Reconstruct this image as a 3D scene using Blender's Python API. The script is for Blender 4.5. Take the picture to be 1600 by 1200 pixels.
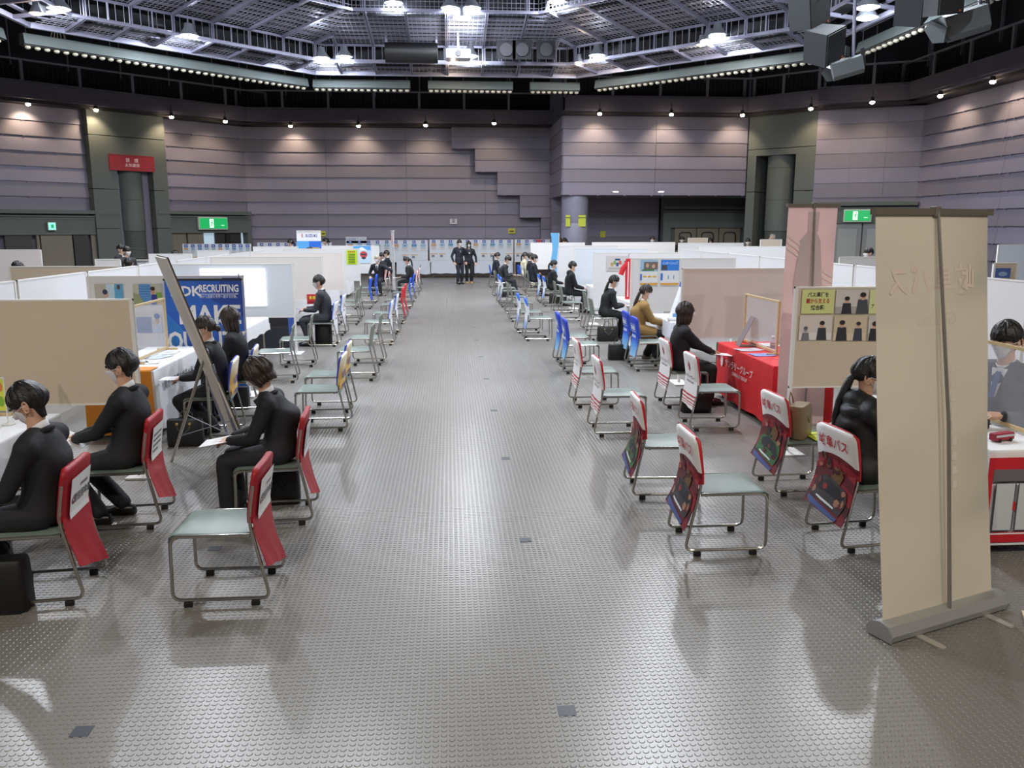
import bpy, bmesh, math, random
import numpy as np
from mathutils import Vector, Matrix
random.seed(7); RNG = np.random.default_rng(7)
PI = math.pi
for _o in list(bpy.data.objects): bpy.data.objects.remove(_o)
SC = bpy.context.scene
COL = SC.collection

# ---------------------------------------------------------------- camera
F_PX, CAM_H = 1295.0, 2.15
PITCH = math.atan(245/F_PX); YAW = math.radians(4.25)
cd = bpy.data.cameras.new('camera'); cam = bpy.data.objects.new('camera', cd); COL.objects.link(cam)
cd.sensor_fit = 'HORIZONTAL'; cd.sensor_width = 36.0; cd.lens = F_PX/1600*36; cd.clip_end = 200
cam.location = (0, 0, CAM_H); cam.rotation_euler = (PI/2-PITCH, 0, -YAW)
SC.camera = cam
# ---------------------------------------------------------------- world, exposure
w = bpy.data.worlds.new('world'); SC.world = w; w.use_nodes = True
w.node_tree.nodes['Background'].inputs[0].default_value = (0.5, 0.55, 0.7, 1)
w.node_tree.nodes['Background'].inputs[1].default_value = 0.02
SC.view_settings.view_transform = 'Standard'; SC.view_settings.look = 'None'
SC.view_settings.gamma = 1.0; SC.view_settings.use_curve_mapping = False
SC.view_settings.exposure = 0.0
try:
    SC.cycles.use_denoising = True
    SC.cycles.max_bounces = 6; SC.cycles.diffuse_bounces = 3; SC.cycles.glossy_bounces = 3
    SC.cycles.transmission_bounces = 3; SC.cycles.transparent_max_bounces = 8
    SC.cycles.sample_clamp_indirect = 6.0
except Exception: pass
COOL = (0.86, 0.92, 1.0); WARM = (1.0, 0.76, 0.5)
P_LAMP, P_SPOT, P_NEAR = 150.0, 36.0, 620.0     # hall lamps, wall spots, added floods behind the camera

# ---------------------------------------------------------------- pixel helpers (a pixel gives a direction only)
_fw0 = np.array([math.sin(YAW), math.cos(YAW), 0]); _R = np.array([math.cos(YAW), -math.sin(YAW), 0])
_FW = _fw0*math.cos(PITCH)-np.array([0, 0, 1])*math.sin(PITCH); _UP = _fw0*math.sin(PITCH)+np.array([0, 0, 1])*math.cos(PITCH)
def ray(x, y): return _FW*F_PX+_R*(x-800)+_UP*(600-y)
def gz(x, y, z=0.0):
    d = ray(x, y); t = (z-CAM_H)/d[2]; return Vector((d[0]*t, d[1]*t, z))
def gy(x, y, Y):
    d = ray(x, y); t = Y/d[1]; return Vector((d[0]*t, Y, CAM_H+d[2]*t))
def gpl(x, y, p, n):
    d = ray(x, y); n = np.array(n, float); t = n@(np.array(p, float)-np.array([0, 0, CAM_H]))/(n@d)
    return Vector((d[0]*t, d[1]*t, CAM_H+d[2]*t))

# ---------------------------------------------------------------- materials
MATS = {}
def srgb(c):
    if max(c) > 1.001: c = [v/255 for v in c]
    return tuple(v/12.92 if v <= .04045 else ((v+.055)/1.055)**2.4 for v in c[:3])+(1,)
def mat(name, col, rough=.6, metal=0., var=0., scale=8., bump=0., bscale=60., emit=0., alpha=1., coat=0., trans=0., spec=None):
    if name in MATS: return MATS[name]
    m = bpy.data.materials.new(name); m.use_nodes = True; nt = m.node_tree; b = nt.nodes['Principled BSDF']
    c = srgb(col); b.inputs['Base Color'].default_value = c; b.inputs['Roughness'].default_value = rough
    b.inputs['Metallic'].default_value = metal; b.inputs['Alpha'].default_value = alpha
    if coat: b.inputs['Coat Weight'].default_value = coat; b.inputs['Coat Roughness'].default_value = .15
    if trans: b.inputs['Transmission Weight'].default_value = trans
    if spec is not None: b.inputs['Specular IOR Level'].default_value = spec
    if emit: b.inputs['Emission Color'].default_value = c; b.inputs['Emission Strength'].default_value = emit
    if var or bump:
        tc = nt.nodes.new('ShaderNodeTexCoord')
        if var:
            n = nt.nodes.new('ShaderNodeTexNoise'); n.inputs['Scale'].default_value = scale; n.inputs['Detail'].default_value = 4
            nt.links.new(tc.outputs['Object'], n.inputs['Vector'])
            mx = nt.nodes.new('ShaderNodeMix'); mx.data_type = 'RGBA'
            mx.inputs[6].default_value = tuple(v*(1-var) for v in c[:3])+(1,); mx.inputs[7].default_value = tuple(min(1, v*(1+var)) for v in c[:3])+(1,)
            nt.links.new(n.outputs['Fac'], mx.inputs[0]); nt.links.new(mx.outputs[2], b.inputs['Base Color'])
        if bump:
            n2 = nt.nodes.new('ShaderNodeTexNoise'); n2.inputs['Scale'].default_value = bscale; n2.inputs['Detail'].default_value = 3
            nt.links.new(tc.outputs['Object'], n2.inputs['Vector'])
            bp = nt.nodes.new('ShaderNodeBump'); bp.inputs['Strength'].default_value = bump; bp.inputs['Distance'].default_value = .01
            nt.links.new(n2.outputs['Fac'], bp.inputs['Height']); nt.links.new(bp.outputs[0], b.inputs['Normal'])
    MATS[name] = m; return m
def pcol(c, rough=.55):                       # flat print / cloth ink of a given colour
    c = tuple(int(v) for v in c); return mat('ink_%02x%02x%02x' % c, c, rough)

# ---------------------------------------------------------------- mesh builder
class MB:
    def __init__(s): s.v = []; s.f = []; s.m = []
    def add(s, vs, fs, mi=0):
        n = len(s.v); s.v += [tuple(p) for p in vs]; s.f += [tuple(i+n for i in f) for f in fs]; s.m += [mi]*len(fs); return s
    def box(s, x0, x1, y0, y1, z0, z1, mi=0):
        return s.add([(x0,y0,z0),(x1,y0,z0),(x1,y1,z0),(x0,y1,z0),(x0,y0,z1),(x1,y0,z1),(x1,y1,z1),(x0,y1,z1)],
              [(0,3,2,1),(4,5,6,7),(0,1,5,4),(1,2,6,5),(2,3,7,6),(3,0,4,7)], mi)
    def bbox(s, x0, x1, y0, y1, z0, z1, b=.01, mi=0):          # bevelled box (z edges and top rim)
        def ring(z, i): return [(x0+i+b*0, y0+i+b, z), (x0+i+b, y0+i, z), (x1-i-b, y0+i, z), (x1-i, y0+i+b, z), (x1-i, y1-i-b, z), (x1-i-b, y1-i, z), (x0+i+b, y1-i, z), (x0+i, y1-i-b, z)]
        return s.loft([ring(z0, b*.6), ring(z0+b*.6, 0), ring(z1-b, 0), ring(z1-b*.3, b*.3), ring(z1, b)], mi=mi)
    def bar(s, a, b, w, h, mi=0, up=(0, 0, 1)):               # box along a segment
        a, b = Vector(a), Vector(b); d = (b-a).normalized(); u = Vector(up); sd = d.cross(u)
        if sd.length < 1e-4: sd = d.cross(Vector((0, 1, 0)))
        sd.normalize(); u = sd.cross(d); q = [(-w/2, -h/2), (w/2, -h/2), (w/2, h/2), (-w/2, h/2)]
        return s.loft([[p+sd*i+u*j for i, j in q] for p in (a, b)], mi=mi)
    def loft(s, rings, cap=True, mi=0, closed=True):
        n = len(rings[0]); vs = [p for r in rings for p in r]; fs = []
        for i in range(len(rings)-1):
            for j in range(n if closed else n-1):
                k = (j+1) % n; fs.append((i*n+j, i*n+k, (i+1)*n+k, (i+1)*n+j))
        if cap: fs.append(tuple(reversed(range(n)))); fs.append(tuple(range((len(rings)-1)*n, len(rings)*n)))
        return s.add(vs, fs, mi)
    def tube(s, pts, r, n=8, mi=0, cap=True):
        pts = [Vector(p) for p in pts]; rr = r if hasattr(r, '__len__') else [r]*len(pts); rings = []
        t = (pts[1]-pts[0]).normalized(); u = t.orthogonal().normalized()
        for i, p in enumerate(pts):
            t2 = (pts[min(i+1, len(pts)-1)]-pts[max(i-1, 0)])
            if t2.length < 1e-9: t2 = t
            t2.normalize(); u = (u-t2*u.dot(t2)).normalized(); v = t2.cross(u); t = t2
            a, b = rr[i] if hasattr(rr[i], '__len__') else (rr[i], rr[i])
            rings.append([p+u*(a*math.cos(2*PI*k/n))+v*(b*math.sin(2*PI*k/n)) for k in range(n)])
        return s.loft(rings, cap, mi)
    def lathe(s, prof, n=16, c=(0, 0, 0), mi=0):
        rings = [[(c[0]+r*math.cos(2*PI*k/n), c[1]+r*math.sin(2*PI*k/n), c[2]+z) for k in range(n)] for r, z in prof]
        return s.loft(rings, True, mi)
    def ball(s, c, r, n=10, m=7, mi=0):
        r = r if hasattr(r, '__len__') else (r, r, r)
        rings = [[(c[0]+r[0]*math.sin(a)*math.cos(2*PI*k/n), c[1]+r[1]*math.sin(a)*math.sin(2*PI*k/n), c[2]-r[2]*math.cos(a)) for k in range(n)] for a in [PI*(i+.12)/(m-.76) if False else max(.06, min(PI-.06, PI*i/(m-1))) for i in range(m)]]
        return s.loft(rings, True, mi)
    def poly(s, pts, th=.002, ax='y', mi=0):                   # prism of an outline; outline (a,b) -> plane
        f = {'y': lambda a, b, c: (a, c, b), 'x': lambda a, b, c: (c, a, b), 'z': lambda a, b, c: (a, b, c)}[ax]
        return s.loft([[f(a, b, c) for a, b in pts] for c in (0, th)], True, mi)
    def mesh(s, name, mats, smooth=False):
        me = bpy.data.meshes.new(name); me.from_pydata(s.v, [], s.f)
        for m in (mats if isinstance(mats, (list, tuple)) else [mats]): me.materials.append(m)
        me.polygons.foreach_set('material_index', s.m)
        bm = bmesh.new(); bm.from_mesh(me); bmesh.ops.recalc_face_normals(bm, faces=bm.faces); bm.to_mesh(me); bm.free()
        if smooth:
            me.polygons.foreach_set('use_smooth', [True]*len(me.polygons))
            try: me.set_sharp_from_angle(angle=math.radians(smooth if smooth is not True else 40))
            except Exception: pass
        return me
    def build(s, name, mats, parent=None, smooth=False, loc=(0, 0, 0), rot=(0, 0, 0)):
        return link(name, s.mesh(name, mats, smooth), parent, loc, rot)
def link(name, me, parent=None, loc=(0, 0, 0), rot=(0, 0, 0), scale=None):
    o = bpy.data.objects.new(name, me); COL.objects.link(o); o.location = loc; o.rotation_euler = rot
    if scale: o.scale = scale
    if parent is not None: o.parent = parent
    return o
def tag(o, label=None, cat=None, group=None, kind=None):
    if label: o['label'] = label
    if cat: o['category'] = cat
    if group: o['group'] = group
    if kind: o['kind'] = kind
    return o
def thing(name, label, cat, loc=(0, 0, 0), rz=0., group=None):
    o = bpy.data.objects.new(name, None); COL.objects.link(o); o.location = loc; o.rotation_euler = (0, 0, rz)
    o.empty_display_size = .1; return tag(o, label, cat, group)
KIDS = {}
def copy_tree(o, parent=None):
    c = o.copy(); COL.objects.link(c); c.parent = parent
    for ch in o.children: copy_tree(ch, c)
    return c
def struct(o): o['kind'] = 'structure'; return o
def fillet(pts, r, n=4):
    pts = [Vector(p) for p in pts]; out = [pts[0]]
    for i in range(1, len(pts)-1):
        a, b, c = pts[i-1], pts[i], pts[i+1]; d0 = (a-b); d1 = (c-b); q = min(r, d0.length*.48, d1.length*.48)
        p0 = b+d0.normalized()*q; p1 = b+d1.normalized()*q
        for k in range(n+1):
            t = k/n; out.append(p0*(1-t)**2+b*2*t*(1-t)+p1*t*t)
    return out+[pts[-1]]
FONT_CACHE = {}
def text_mesh(txt, size=1., ext=.0, bold=0., align='CENTER'):
    key = (txt, size, ext, bold, align)
    if key in FONT_CACHE: return FONT_CACHE[key]
    c = bpy.data.curves.new('txt', 'FONT'); c.body = txt; c.size = size; c.extrude = ext; c.offset = bold; c.align_x = align; c.align_y = 'CENTER'
    c.resolution_u = 2
    o = bpy.data.objects.new('txt', c); COL.objects.link(o)
    dg = bpy.context.evaluated_depsgraph_get(); me = bpy.data.meshes.new_from_object(o.evaluated_get(dg))
    bpy.data.objects.remove(o); bpy.data.curves.remove(c)
    vs = [tuple(v.co) for v in me.vertices]; fs = [tuple(p.vertices) for p in me.polygons]; bpy.data.meshes.remove(me)
    FONT_CACHE[key] = (vs, fs); return vs, fs
def frame_xyz(o, ex, ey):                                     # local (u,v,depth) -> world basis
    ex, ey = Vector(ex), Vector(ey); ez = ex.cross(ey); o = Vector(o)
    return lambda u, v, d=0.: o+ex*u+ey*v+ez*d
def print_mesh(w, h, shapes, base=None, th=.002, name='print'):
    """a sheet w x h in local x/z (facing -y, centred, bottom z=0); shapes are flat ink layers: r,e,p,t"""
    mb = MB(); mats = []; 
    def mi(c):
        m = c if not isinstance(c, (tuple, list)) else pcol(c)
        if m not in mats: mats.append(m)
        return mats.index(m)
    if base is not None: mb.box(-w/2, w/2, 0, th, 0, h, mi(base))
    k = 0
    for s in shapes:
        k += 1; d = -.0004*k; t = s[0]
        if t == 'r': _, x, z, ww, hh, c = s; P = [(x, z), (x+ww, z), (x+ww, z+hh), (x, z+hh)]
        elif t == 'e':
            _, cx, cz, rx, rz, c = s; P = [(cx+rx*math.cos(2*PI*i/14), cz+rz*math.sin(2*PI*i/14)) for i in range(14)]
        elif t == 'p': _, P, c = s
        elif t == 't':
            _, tx, x, z, size, c = s[:6]; al = s[6] if len(s) > 6 else 'CENTER'; sx = s[7] if len(s) > 7 else 1.
            vs, fs = text_mesh(tx, size, 0, 0.03*size if len(s) > 8 else 0, al); mb.add([(x+a*sx, d, z+b) for a, b, _c in vs], fs, mi(c)); continue
        n = len(P); mb.add([(a, d, b) for a, b in P], [tuple(range(n))], mi(c))
    me = bpy.data.meshes.new(name); me.from_pydata(mb.v, [], mb.f)
    for m in mats: me.materials.append(m)
    me.polygons.foreach_set('material_index', mb.m)
    return me

# ================================================================ SETTING
M_WA = mat('wall_panel_light', (128, 124, 142), .55, var=.06, scale=3)
M_WB = mat('wall_panel_dark', (119, 114, 128), .55, var=.06, scale=3)
M_CON = mat('green_grey_concrete', (92, 98, 94), .7, var=.08, scale=2, bump=.05, bscale=30)
M_DARK = mat('void_dark', (22, 24, 30), .8)
M_GAL = mat('gallery_fascia', (88, 82, 96), .7, var=.08, scale=2)
M_RAIL = mat('gallery_rail', (112, 108, 116), .6)
M_STEEL = mat('galvanised_steel', (140, 140, 160), .42, .45, var=.1, scale=6)
M_WIRE = mat('grid_wire', (172, 172, 186), .45, .4)
M_BLACK = mat('black_paint', (20, 20, 22), .5)
M_DOOR = mat('door_brown', (120, 112, 98), .6)
M_DFRAME = mat('door_dark_frame', (48, 46, 44), .5)

# ---- floor: studded rubber sheet
def floor_material():
    m = bpy.data.materials.new('studded_rubber'); m.use_nodes = True; nt = m.node_tree; N = nt.nodes; Lk = nt.links; b = N['Principled BSDF']
    geo = N.new('ShaderNodeNewGeometry'); sep = N.new('ShaderNodeSeparateXYZ'); Lk.new(geo.outputs['Position'], sep.inputs[0])
    def mth(op, a, bb=None, c=None):
        n = N.new('ShaderNodeMath'); n.operation = op
        for i, v in enumerate((a, bb, c)):
            if v is None: continue
            if isinstance(v, (int, float)): n.inputs[i].default_value = v
            else: Lk.new(v, n.inputs[i])
        return n.outputs[0]
    px = mth('SUBTRACT', mth('FRACT', mth('DIVIDE', sep.outputs[0], .035)), .5); py = mth('SUBTRACT', mth('FRACT', mth('DIVIDE', sep.outputs[1], .035)), .5)
    r = mth('SQRT', mth('ADD', mth('MULTIPLY', px, px), mth('MULTIPLY', py, py)))
    mr = N.new('ShaderNodeMapRange'); mr.interpolation_type = 'SMOOTHSTEP'; Lk.new(r, mr.inputs[0])
    mr.inputs[1].default_value = .30; mr.inputs[2].default_value = .42; mr.inputs[3].default_value = 1; mr.inputs[4].default_value = 0
    far = N.new('ShaderNodeMapRange'); Lk.new(sep.outputs[1], far.inputs[0]); far.inputs[1].default_value = 33.0; far.inputs[2].default_value = 33.4
    hgt = mth('MULTIPLY', mr.outputs[0], far.outputs[0])
    bp = N.new('ShaderNodeBump'); bp.inputs['Strength'].default_value = .9; bp.inputs['Distance'].default_value = .0022; Lk.new(hgt, bp.inputs['Height'])
    nz = N.new('ShaderNodeTexNoise'); nz.inputs['Scale'].default_value = .9; nz.inputs['Detail'].default_value = 6; Lk.new(geo.outputs['Position'], nz.inputs['Vector'])
    nz2 = N.new('ShaderNodeTexNoise'); nz2.inputs['Scale'].default_value = 40; nz2.inputs['Detail'].default_value = 4; Lk.new(geo.outputs['Position'], nz2.inputs['Vector'])
    mx = N.new('ShaderNodeMix'); mx.data_type = 'RGBA'; mx.inputs[6].default_value = srgb((114, 110, 105)); mx.inputs[7].default_value = srgb((132, 129, 124))
    Lk.new(mth('ADD', mth('MULTIPLY', nz.outputs['Fac'], .7), mth('MULTIPLY', nz2.outputs['Fac'], .3)), mx.inputs[0])
    # sheet joints every 2.1 m, a scratch darker
    jx = mth('ABSOLUTE', mth('SUBTRACT', mth('FRACT', mth('DIVIDE', mth('SUBTRACT', sep.outputs[0], .46), 1.05)), .5)); jy = mth('ABSOLUTE', mth('SUBTRACT', mth('FRACT', mth('DIVIDE', mth('SUBTRACT', sep.outputs[1], 3.3), 1.05)), .5))
    jm = mth('GREATER_THAN', mth('MAXIMUM', jx, jy), .4975)
    mj = N.new('ShaderNodeMix'); mj.data_type = 'RGBA'; Lk.new(mth('MULTIPLY', jm, .14), mj.inputs[0]); Lk.new(mx.outputs[2], mj.inputs[6]); mj.inputs[7].default_value = srgb((70, 66, 60))
    Lk.new(mj.outputs[2], b.inputs['Base Color']); Lk.new(bp.outputs[0], b.inputs['Normal'])
    rr = mth('ADD', mth('MULTIPLY', nz2.outputs['Fac'], .10), .25); Lk.new(rr, b.inputs['Roughness']); b.inputs['Specular IOR Level'].default_value = .62
    return m
M_FLOOR = floor_material()
floor = struct(MB().box(-24, 24, -6, 44, -.2, 0).build('floor', M_FLOOR))
def floor_studs():
    p = .035; pts = []
    ys = (np.arange(int(2.3/p), int(33/p))+.5)*p
    for y in ys:
        x0, x1 = max(-.58*y-.3, -3.4 if y > 9 else -9), min(.74*y+.35, 4.4 if y > 9 else 9)
        xs = (np.arange(math.floor(x0/p), math.ceil(x1/p))+.5)*p
        pts.append(np.stack([xs, np.full_like(xs, y), np.zeros_like(xs)], 1))
    pts = np.concatenate(pts).astype('f4')
    me = bpy.data.meshes.new('floor_studs'); me.vertices.add(len(pts)); me.vertices.foreach_set('co', pts.ravel()); me.update()
    o = link('floor_studs', me, floor); o['kind'] = 'stuff'; me.materials.append(M_FLOOR)
    ng = bpy.data.node_groups.new('studs', 'GeometryNodeTree')
    ng.interface.new_socket('Geometry', in_out='INPUT', socket_type='NodeSocketGeometry'); ng.interface.new_socket('Geometry', in_out='OUTPUT', socket_type='NodeSocketGeometry')
    gi = ng.nodes.new('NodeGroupInput'); go = ng.nodes.new('NodeGroupOutput'); ip = ng.nodes.new('GeometryNodeInstanceOnPoints')
    c1 = ng.nodes.new('GeometryNodeMeshCone'); c1.inputs['Vertices'].default_value = 12; c1.inputs['Side Segments'].default_value = 1
    c1.inputs['Radius Top'].default_value = .0112; c1.inputs['Radius Bottom'].default_value = .0140; c1.inputs['Depth'].default_value = .0024
    sm = ng.nodes.new('GeometryNodeSetMaterial'); sm.inputs['Material'].default_value = M_FLOOR
    ng.links.new(c1.outputs[0], sm.inputs[0]); ng.links.new(sm.outputs[0], ip.inputs['Instance']); ng.links.new(gi.outputs[0], ip.inputs['Points']); ng.links.new(ip.outputs[0], go.inputs[0])
    md = o.modifiers.new('studs', 'NODES'); md.node_group = ng
floor_studs()
# dark inlay squares, four studs each, on a 2.1 m grid
m_in = mat('inlay_slate', (48, 52, 62), .45, var=.5, scale=60)
me = MB().box(-.04, .04, -.04, .04, 0, .0031).mesh('floor_inlay', m_in)
for k in range(8):
    for c, x in ((0, .5), (1, -1.62)):
        if c and k > 1: continue
        link('floor_inlay', me, floor, (x, 3.38+2.09*k, 0))

# ---- walls
def ccw(d): return Vector((d[1], -d[0], 0))
PANEL = {}
def panel_mesh(L, h, d, m):
    k = (round(L, 2), round(h, 2), d, m.name)
    if k not in PANEL:
        mb = MB(); g = .012
        mb.loft([[(x, 0, 0), (x, -d, 0), (x, -d, .03), (x, -.02, h-g), (x, 0, h-g)] for x in (g/2, L-g/2)])
        for x in np.arange(.3, L-.1, 1.1): mb.box(x, x+.05, -d-.012, -.0, -.03, .012)      # clips on the lower edge
        PANEL[k] = mb.mesh('panel', m)
    return PANEL[k]
def clad(wall, p0, p1, ztop, n, pitch, seg=3.5, d=.07, first=0):
    """rows of lapped panels on a vertical plane from p0 to p1 (hall on the right of p0->p1 seen from above)"""
    p0, p1 = Vector(p0), Vector(p1); dr = (p1-p0); L = dr.length; dr.normalize(); a = math.atan2(dr.y, dr.x)
    for r in range(n):
        z = ztop-pitch*(r+1); k = max(1, round(L/seg)); m = (M_WA, M_WB)[(r+first) % 2]
        for i in range(k):
            q = p0+dr*(L*i/k); link('panel', panel_mesh(L/k, pitch, d, m), wall, (q.x, q.y, z), (0, 0, a))
def wall_slab(name, p0, p1, z0, z1, m, th=.3, parent=None):
    p0, p1 = Vector((*p0[:2], 0)), Vector((*p1[:2], 0)); dr = (p1-p0).normalized(); n = Vector((-dr.y, dr.x, 0))*th
    mb = MB().loft([[(*(q.xy), z) for q in (p0, p1, p1+n, p0+n)] for z in (z0, z1)])
    o = mb.build(name, m, parent); return o if parent else struct(o)
BY = 38.7; C0 = (-9.0, BY); DL = Vector((-.7071, -.7071, 0)); NL = Vector((.7071, -.7071, 0))
def dl(t): return (C0[0]-.7071*t, C0[1]-.7071*t, 0)
def t_at(px, py=300, off=0.):                 # position along the left diagonal wall seen at a pixel column
    p = gpl(px, py, Vector((C0[0], C0[1], 0))+NL*off, NL); return (p-Vector((*C0, p.z))).dot(DL), p.z
ZT = 6.5
wb = wall_slab('wall_back', C0, (12.5, BY), 0, ZT, M_WB); clad(wb, (-9, BY, 0), (5.2, BY, 0), ZT, 12, .54)
wl = wall_slab('wall_left', dl(15), C0, 0, ZT, M_WB)
tp0, tp1 = t_at(255)[0], t_at(138)[0]          # pillar extent
clad(wl, dl(tp0), dl(0), ZT, 6, .54, first=0, seg=6); clad(wl, dl(14.8), dl(tp1), ZT, 6, .54, first=0, seg=6)
# stepped panels in front of the back wall
steps = [(705, 195, 232), (742, 232, 268.5), (777, 268.5, 305), (812, 305, 340), (845, 340, 376)]
for i, (px, y0, y1) in enumerate(steps):
    a = gy(px, y0, BY-.55); c = gy(px, y1, BY-.55); h = (a.z-c.z)
    st = MB().box(a.x+.02, 4.6, BY-.55, BY-.02, c.z, a.z).build('step_block', M_WA, wb)
    for j in range(2):
        link('panel', panel_mesh(4.6-a.x, h/2, .05, (M_WB, M_WA)[j]), wb, (a.x, BY-.55, c.z+h/2*(1-j)), (0, 0, 0))
# projecting box with the lit front, round column beneath
X0, X1, YB, ZB = 4.55, 12.05, 33.9, 3.42
bx = struct(MB().box(X0+.08, X1, YB+.08, BY, ZB, ZT).build('wall_box', M_WB)); clad(bx, (X0, YB, 0), (X1, YB, 0), ZT, 6, .513, seg=3.8, d=.045, first=1)
clad(bx, (X0, BY-.5, 0), (X0, YB, 0), ZT, 6, .513, seg=9, d=.045)
wu = wall_slab('wall_under', (X0, 37.4), (9.4, 37.4), 0, ZB, mat('pinkish_panel', (140, 122, 138), .55), .3); clad(wu, (X0, 37.4, 0), (9.4, 37.4, 0), ZB-.05, 6, .55, seg=3.2, d=.03)
cp = gy(898, 340, 34.5)
cpl = struct(MB().lathe([(.55, 0), (.55, 1.15), (.545, 1.16), (.55, 1.17), (.55, 2.3), (.545, 2.31), (.55, 2.32), (.55, ZB)], 28, (cp.x, 34.5, 0)).build('column', mat('column_lilac', (140, 140, 160), .5), smooth=True)); cpl.name = 'wall_column'
# right pillar, wall beyond and side wall
R0, R1, R2, R3 = (12.05, 33.75), (14.0, 31.8), (17.3, 30.2), (17.1, 6)
wr = wall_slab('wall_right', R1, R2, 0, ZT, M_WB); clad(wr, (*R1, 0), (*R2, 0), ZT, 6, .54, seg=1.25, d=.03)
ws = wall_slab('wall_side', R2, R3, 0, ZT, M_WB); clad(ws, (*R2, 0), (*R3, 0), ZT, 10, .54, seg=4.5, d=.09)
for nm, a, b_ in (('wall_side_far', R3, (8, -3)), ('wall_rear', (8, -3), (-10, -3)), ('wall_entrance', (-10, -3), (-19.5, 8)), ('wall_left_far', (-19.5, 8), dl(15))):
    wall_slab(nm, a, b_, 0, 12, mat('plain_wall', (110, 105, 112), .7))
MB().box(-24, 24, -6, 44, 12, 12.2).build('ceiling', M_DARK); struct(bpy.data.objects['ceiling'])

def pillar(name, P0, P1, zt, niche, zn, lines):
    """pilaster between two plan points with a niche holding a half round shaft; niche = (f0,f1) fractions"""
    P0, P1 = Vector((*P0[:2], 0)), Vector((*P1[:2], 0)); L = (P1-P0).length; dr = (P1-P0).normalized(); rz = math.atan2(dr.y, dr.x)
    e = struct(MB().box(0, L, 1.3, 1.6, 0, zt).build(name, M_CON, None, loc=P0, rot=(0, 0, rz)))
    a, b_ = niche[0]*L, niche[1]*L; g = .012
    zs = [0]+lines+[zt]
    for i in range(len(zs)-1):
        z0, z1 = zs[i]+g, zs[i+1]-g
        if z1 <= zn+.05:
            MB().box(0, a, 0, 1.3, z0, z1).build('panel', M_CON, e); MB().box(b_, L, 0, 1.3, z0, z1).build('panel', M_CON, e)
        else:
            if z0 < zn: MB().box(0, a, 0, 1.3, z0, zn).build('panel', M_CON, e); MB().box(b_, L, 0, 1.3, z0, zn).build('panel', M_CON, e); z0 = zn
            MB().box(0, L, 0, 1.3, z0, z1).build('panel', M_CON, e)
    r = (b_-a)*.34; zsl = 1.05
    pr_ = [(r, 2.0)]
    for z in np.arange(3.2, zn-.1, 1.25): pr_ += [(r, z), (r-.012, z+.006), (r-.012, z+.014), (r, z+.02)]
    pr_ += [(r, zn-.002)]
    MB().lathe(pr_, 24, ((a+b_)/2, r+.1, 0)).build('shaft', M_CON, e, smooth=True)
    for k in range(18): MB().lathe([(r*.9, 0), (r*.98, .03), (r*.98, .05), (r*.9, .08)], 20, ((a+b_)/2, r+.1, .9+k*.06)).build('louvre', M_CON, e)
    return e
lp = pillar('wall_pillar_left', Vector(dl(tp1))+NL*.45, Vector(dl(tp0))+NL*.45, ZT+.1, (.32, .80), t_at(205, 263, .45)[1], [2.1, 3.6, 5.6])
rp = pillar('wall_pillar_right', (*R0, 0), (*R1, 0), ZT+.1, (.13, .72), 4.95, [3.55, 5.2])
# red warning sign over the left niche
sp0 = gpl(170, 255, Vector((*C0, 0))+NL*.47, NL); sp1 = gpl(240, 255, Vector((*C0, 0))+NL*.47, NL); wz = (sp1-sp0).length; hz = gpl(205, 243, Vector((*C0, 0))+NL*.47, NL).z-gpl(205, 266, Vector((*C0, 0))+NL*.47, NL).z
mid = (sp0+sp1)/2; rsg = thing('warning_sign', 'red board with white no smoking writing above the left niche', 'sign', (mid.x, mid.y, mid.z-hz/2), math.pi/4)
link('sign_board', print_mesh(wz, hz, [('t', '禁　煙', 0, hz*.66, hz*.30, (235, 215, 215)), ('t', '火気厳禁', 0, hz*.33, hz*.26, (235, 215, 215))], (150, 28, 40), .05), rsg, (0, -.05, 0))
bd = MB()
for x_, z_ in ((-wz/2, -.02), (-wz/2, hz)): bd.box(-wz/2, wz/2, -.06, .0, z_, z_+.02)
bd.build('rim', mat('sign_red', (150, 28, 40), .4), rsg)

# lower concrete storey with doors and lintel on the left diagonal
def lower(wall, P0, P1, zt, openings, zo, n_out=.35, doors=True):
    P0, P1 = Vector((*P0[:2], 0)), Vector((*P1[:2], 0)); L = (P1-P0).length; dr = (P1-P0).normalized(); rz = math.atan2(dr.y, dr.x)
    def B(nm, x0, x1, y0, y1, z0, z1, m): return MB().box(x0, x1, y0, y1, z0, z1).build(nm, m, wall, loc=P0, rot=(0, 0, rz))
    B('lintel_cap', 0, L, -n_out-.12, 0, zt-.14, zt, M_CON)
    for k in range(2): B('lintel_band', 0, L, -n_out-.06+.03*k, 0, zt-.26-.08*k, zt-.20-.08*k, M_CON)
    B('lintel', 0, L, -n_out, 0, zo, zt-.34, M_CON)
    x = 0
    for a, b_ in openings: B('jamb', x, a, -n_out, 0, 0, zo, M_CON); x = b_
    B('jamb', x, L, -n_out, 0, 0, zo, M_CON)
    return lambda nm, x0, x1, y0, y1, z0, z1, m: B(nm, x0, x1, y0, y1, z0, z1, m)
zlt = t_at(90, 328, .35)[1]; zdo = t_at(90, 367, .35)[1]
tA = t_at(160, 370, .35)[0]; tl0 = 14.8
q = lower(wl, dl(tl0), dl(tp1-.9), zlt, [(.0, tl0-tA)], zdo)
Ld = tl0-tA
for i, (a, b_, m) in enumerate([(.1, .75, M_DFRAME), (.8, 1.5, M_DFRAME), (2.3, 3.2, M_DFRAME), (3.35, 3.45, M_DOOR), (3.5, 4.6, M_DOOR), (4.65, 5.2, M_DFRAME), (5.3, 5.6, M_DOOR)]):
    if b_ < Ld+.2: q('door_leaf', a+Ld-5.7, b_+Ld-5.7, -.28, -.2, 0, zdo, m)
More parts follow.
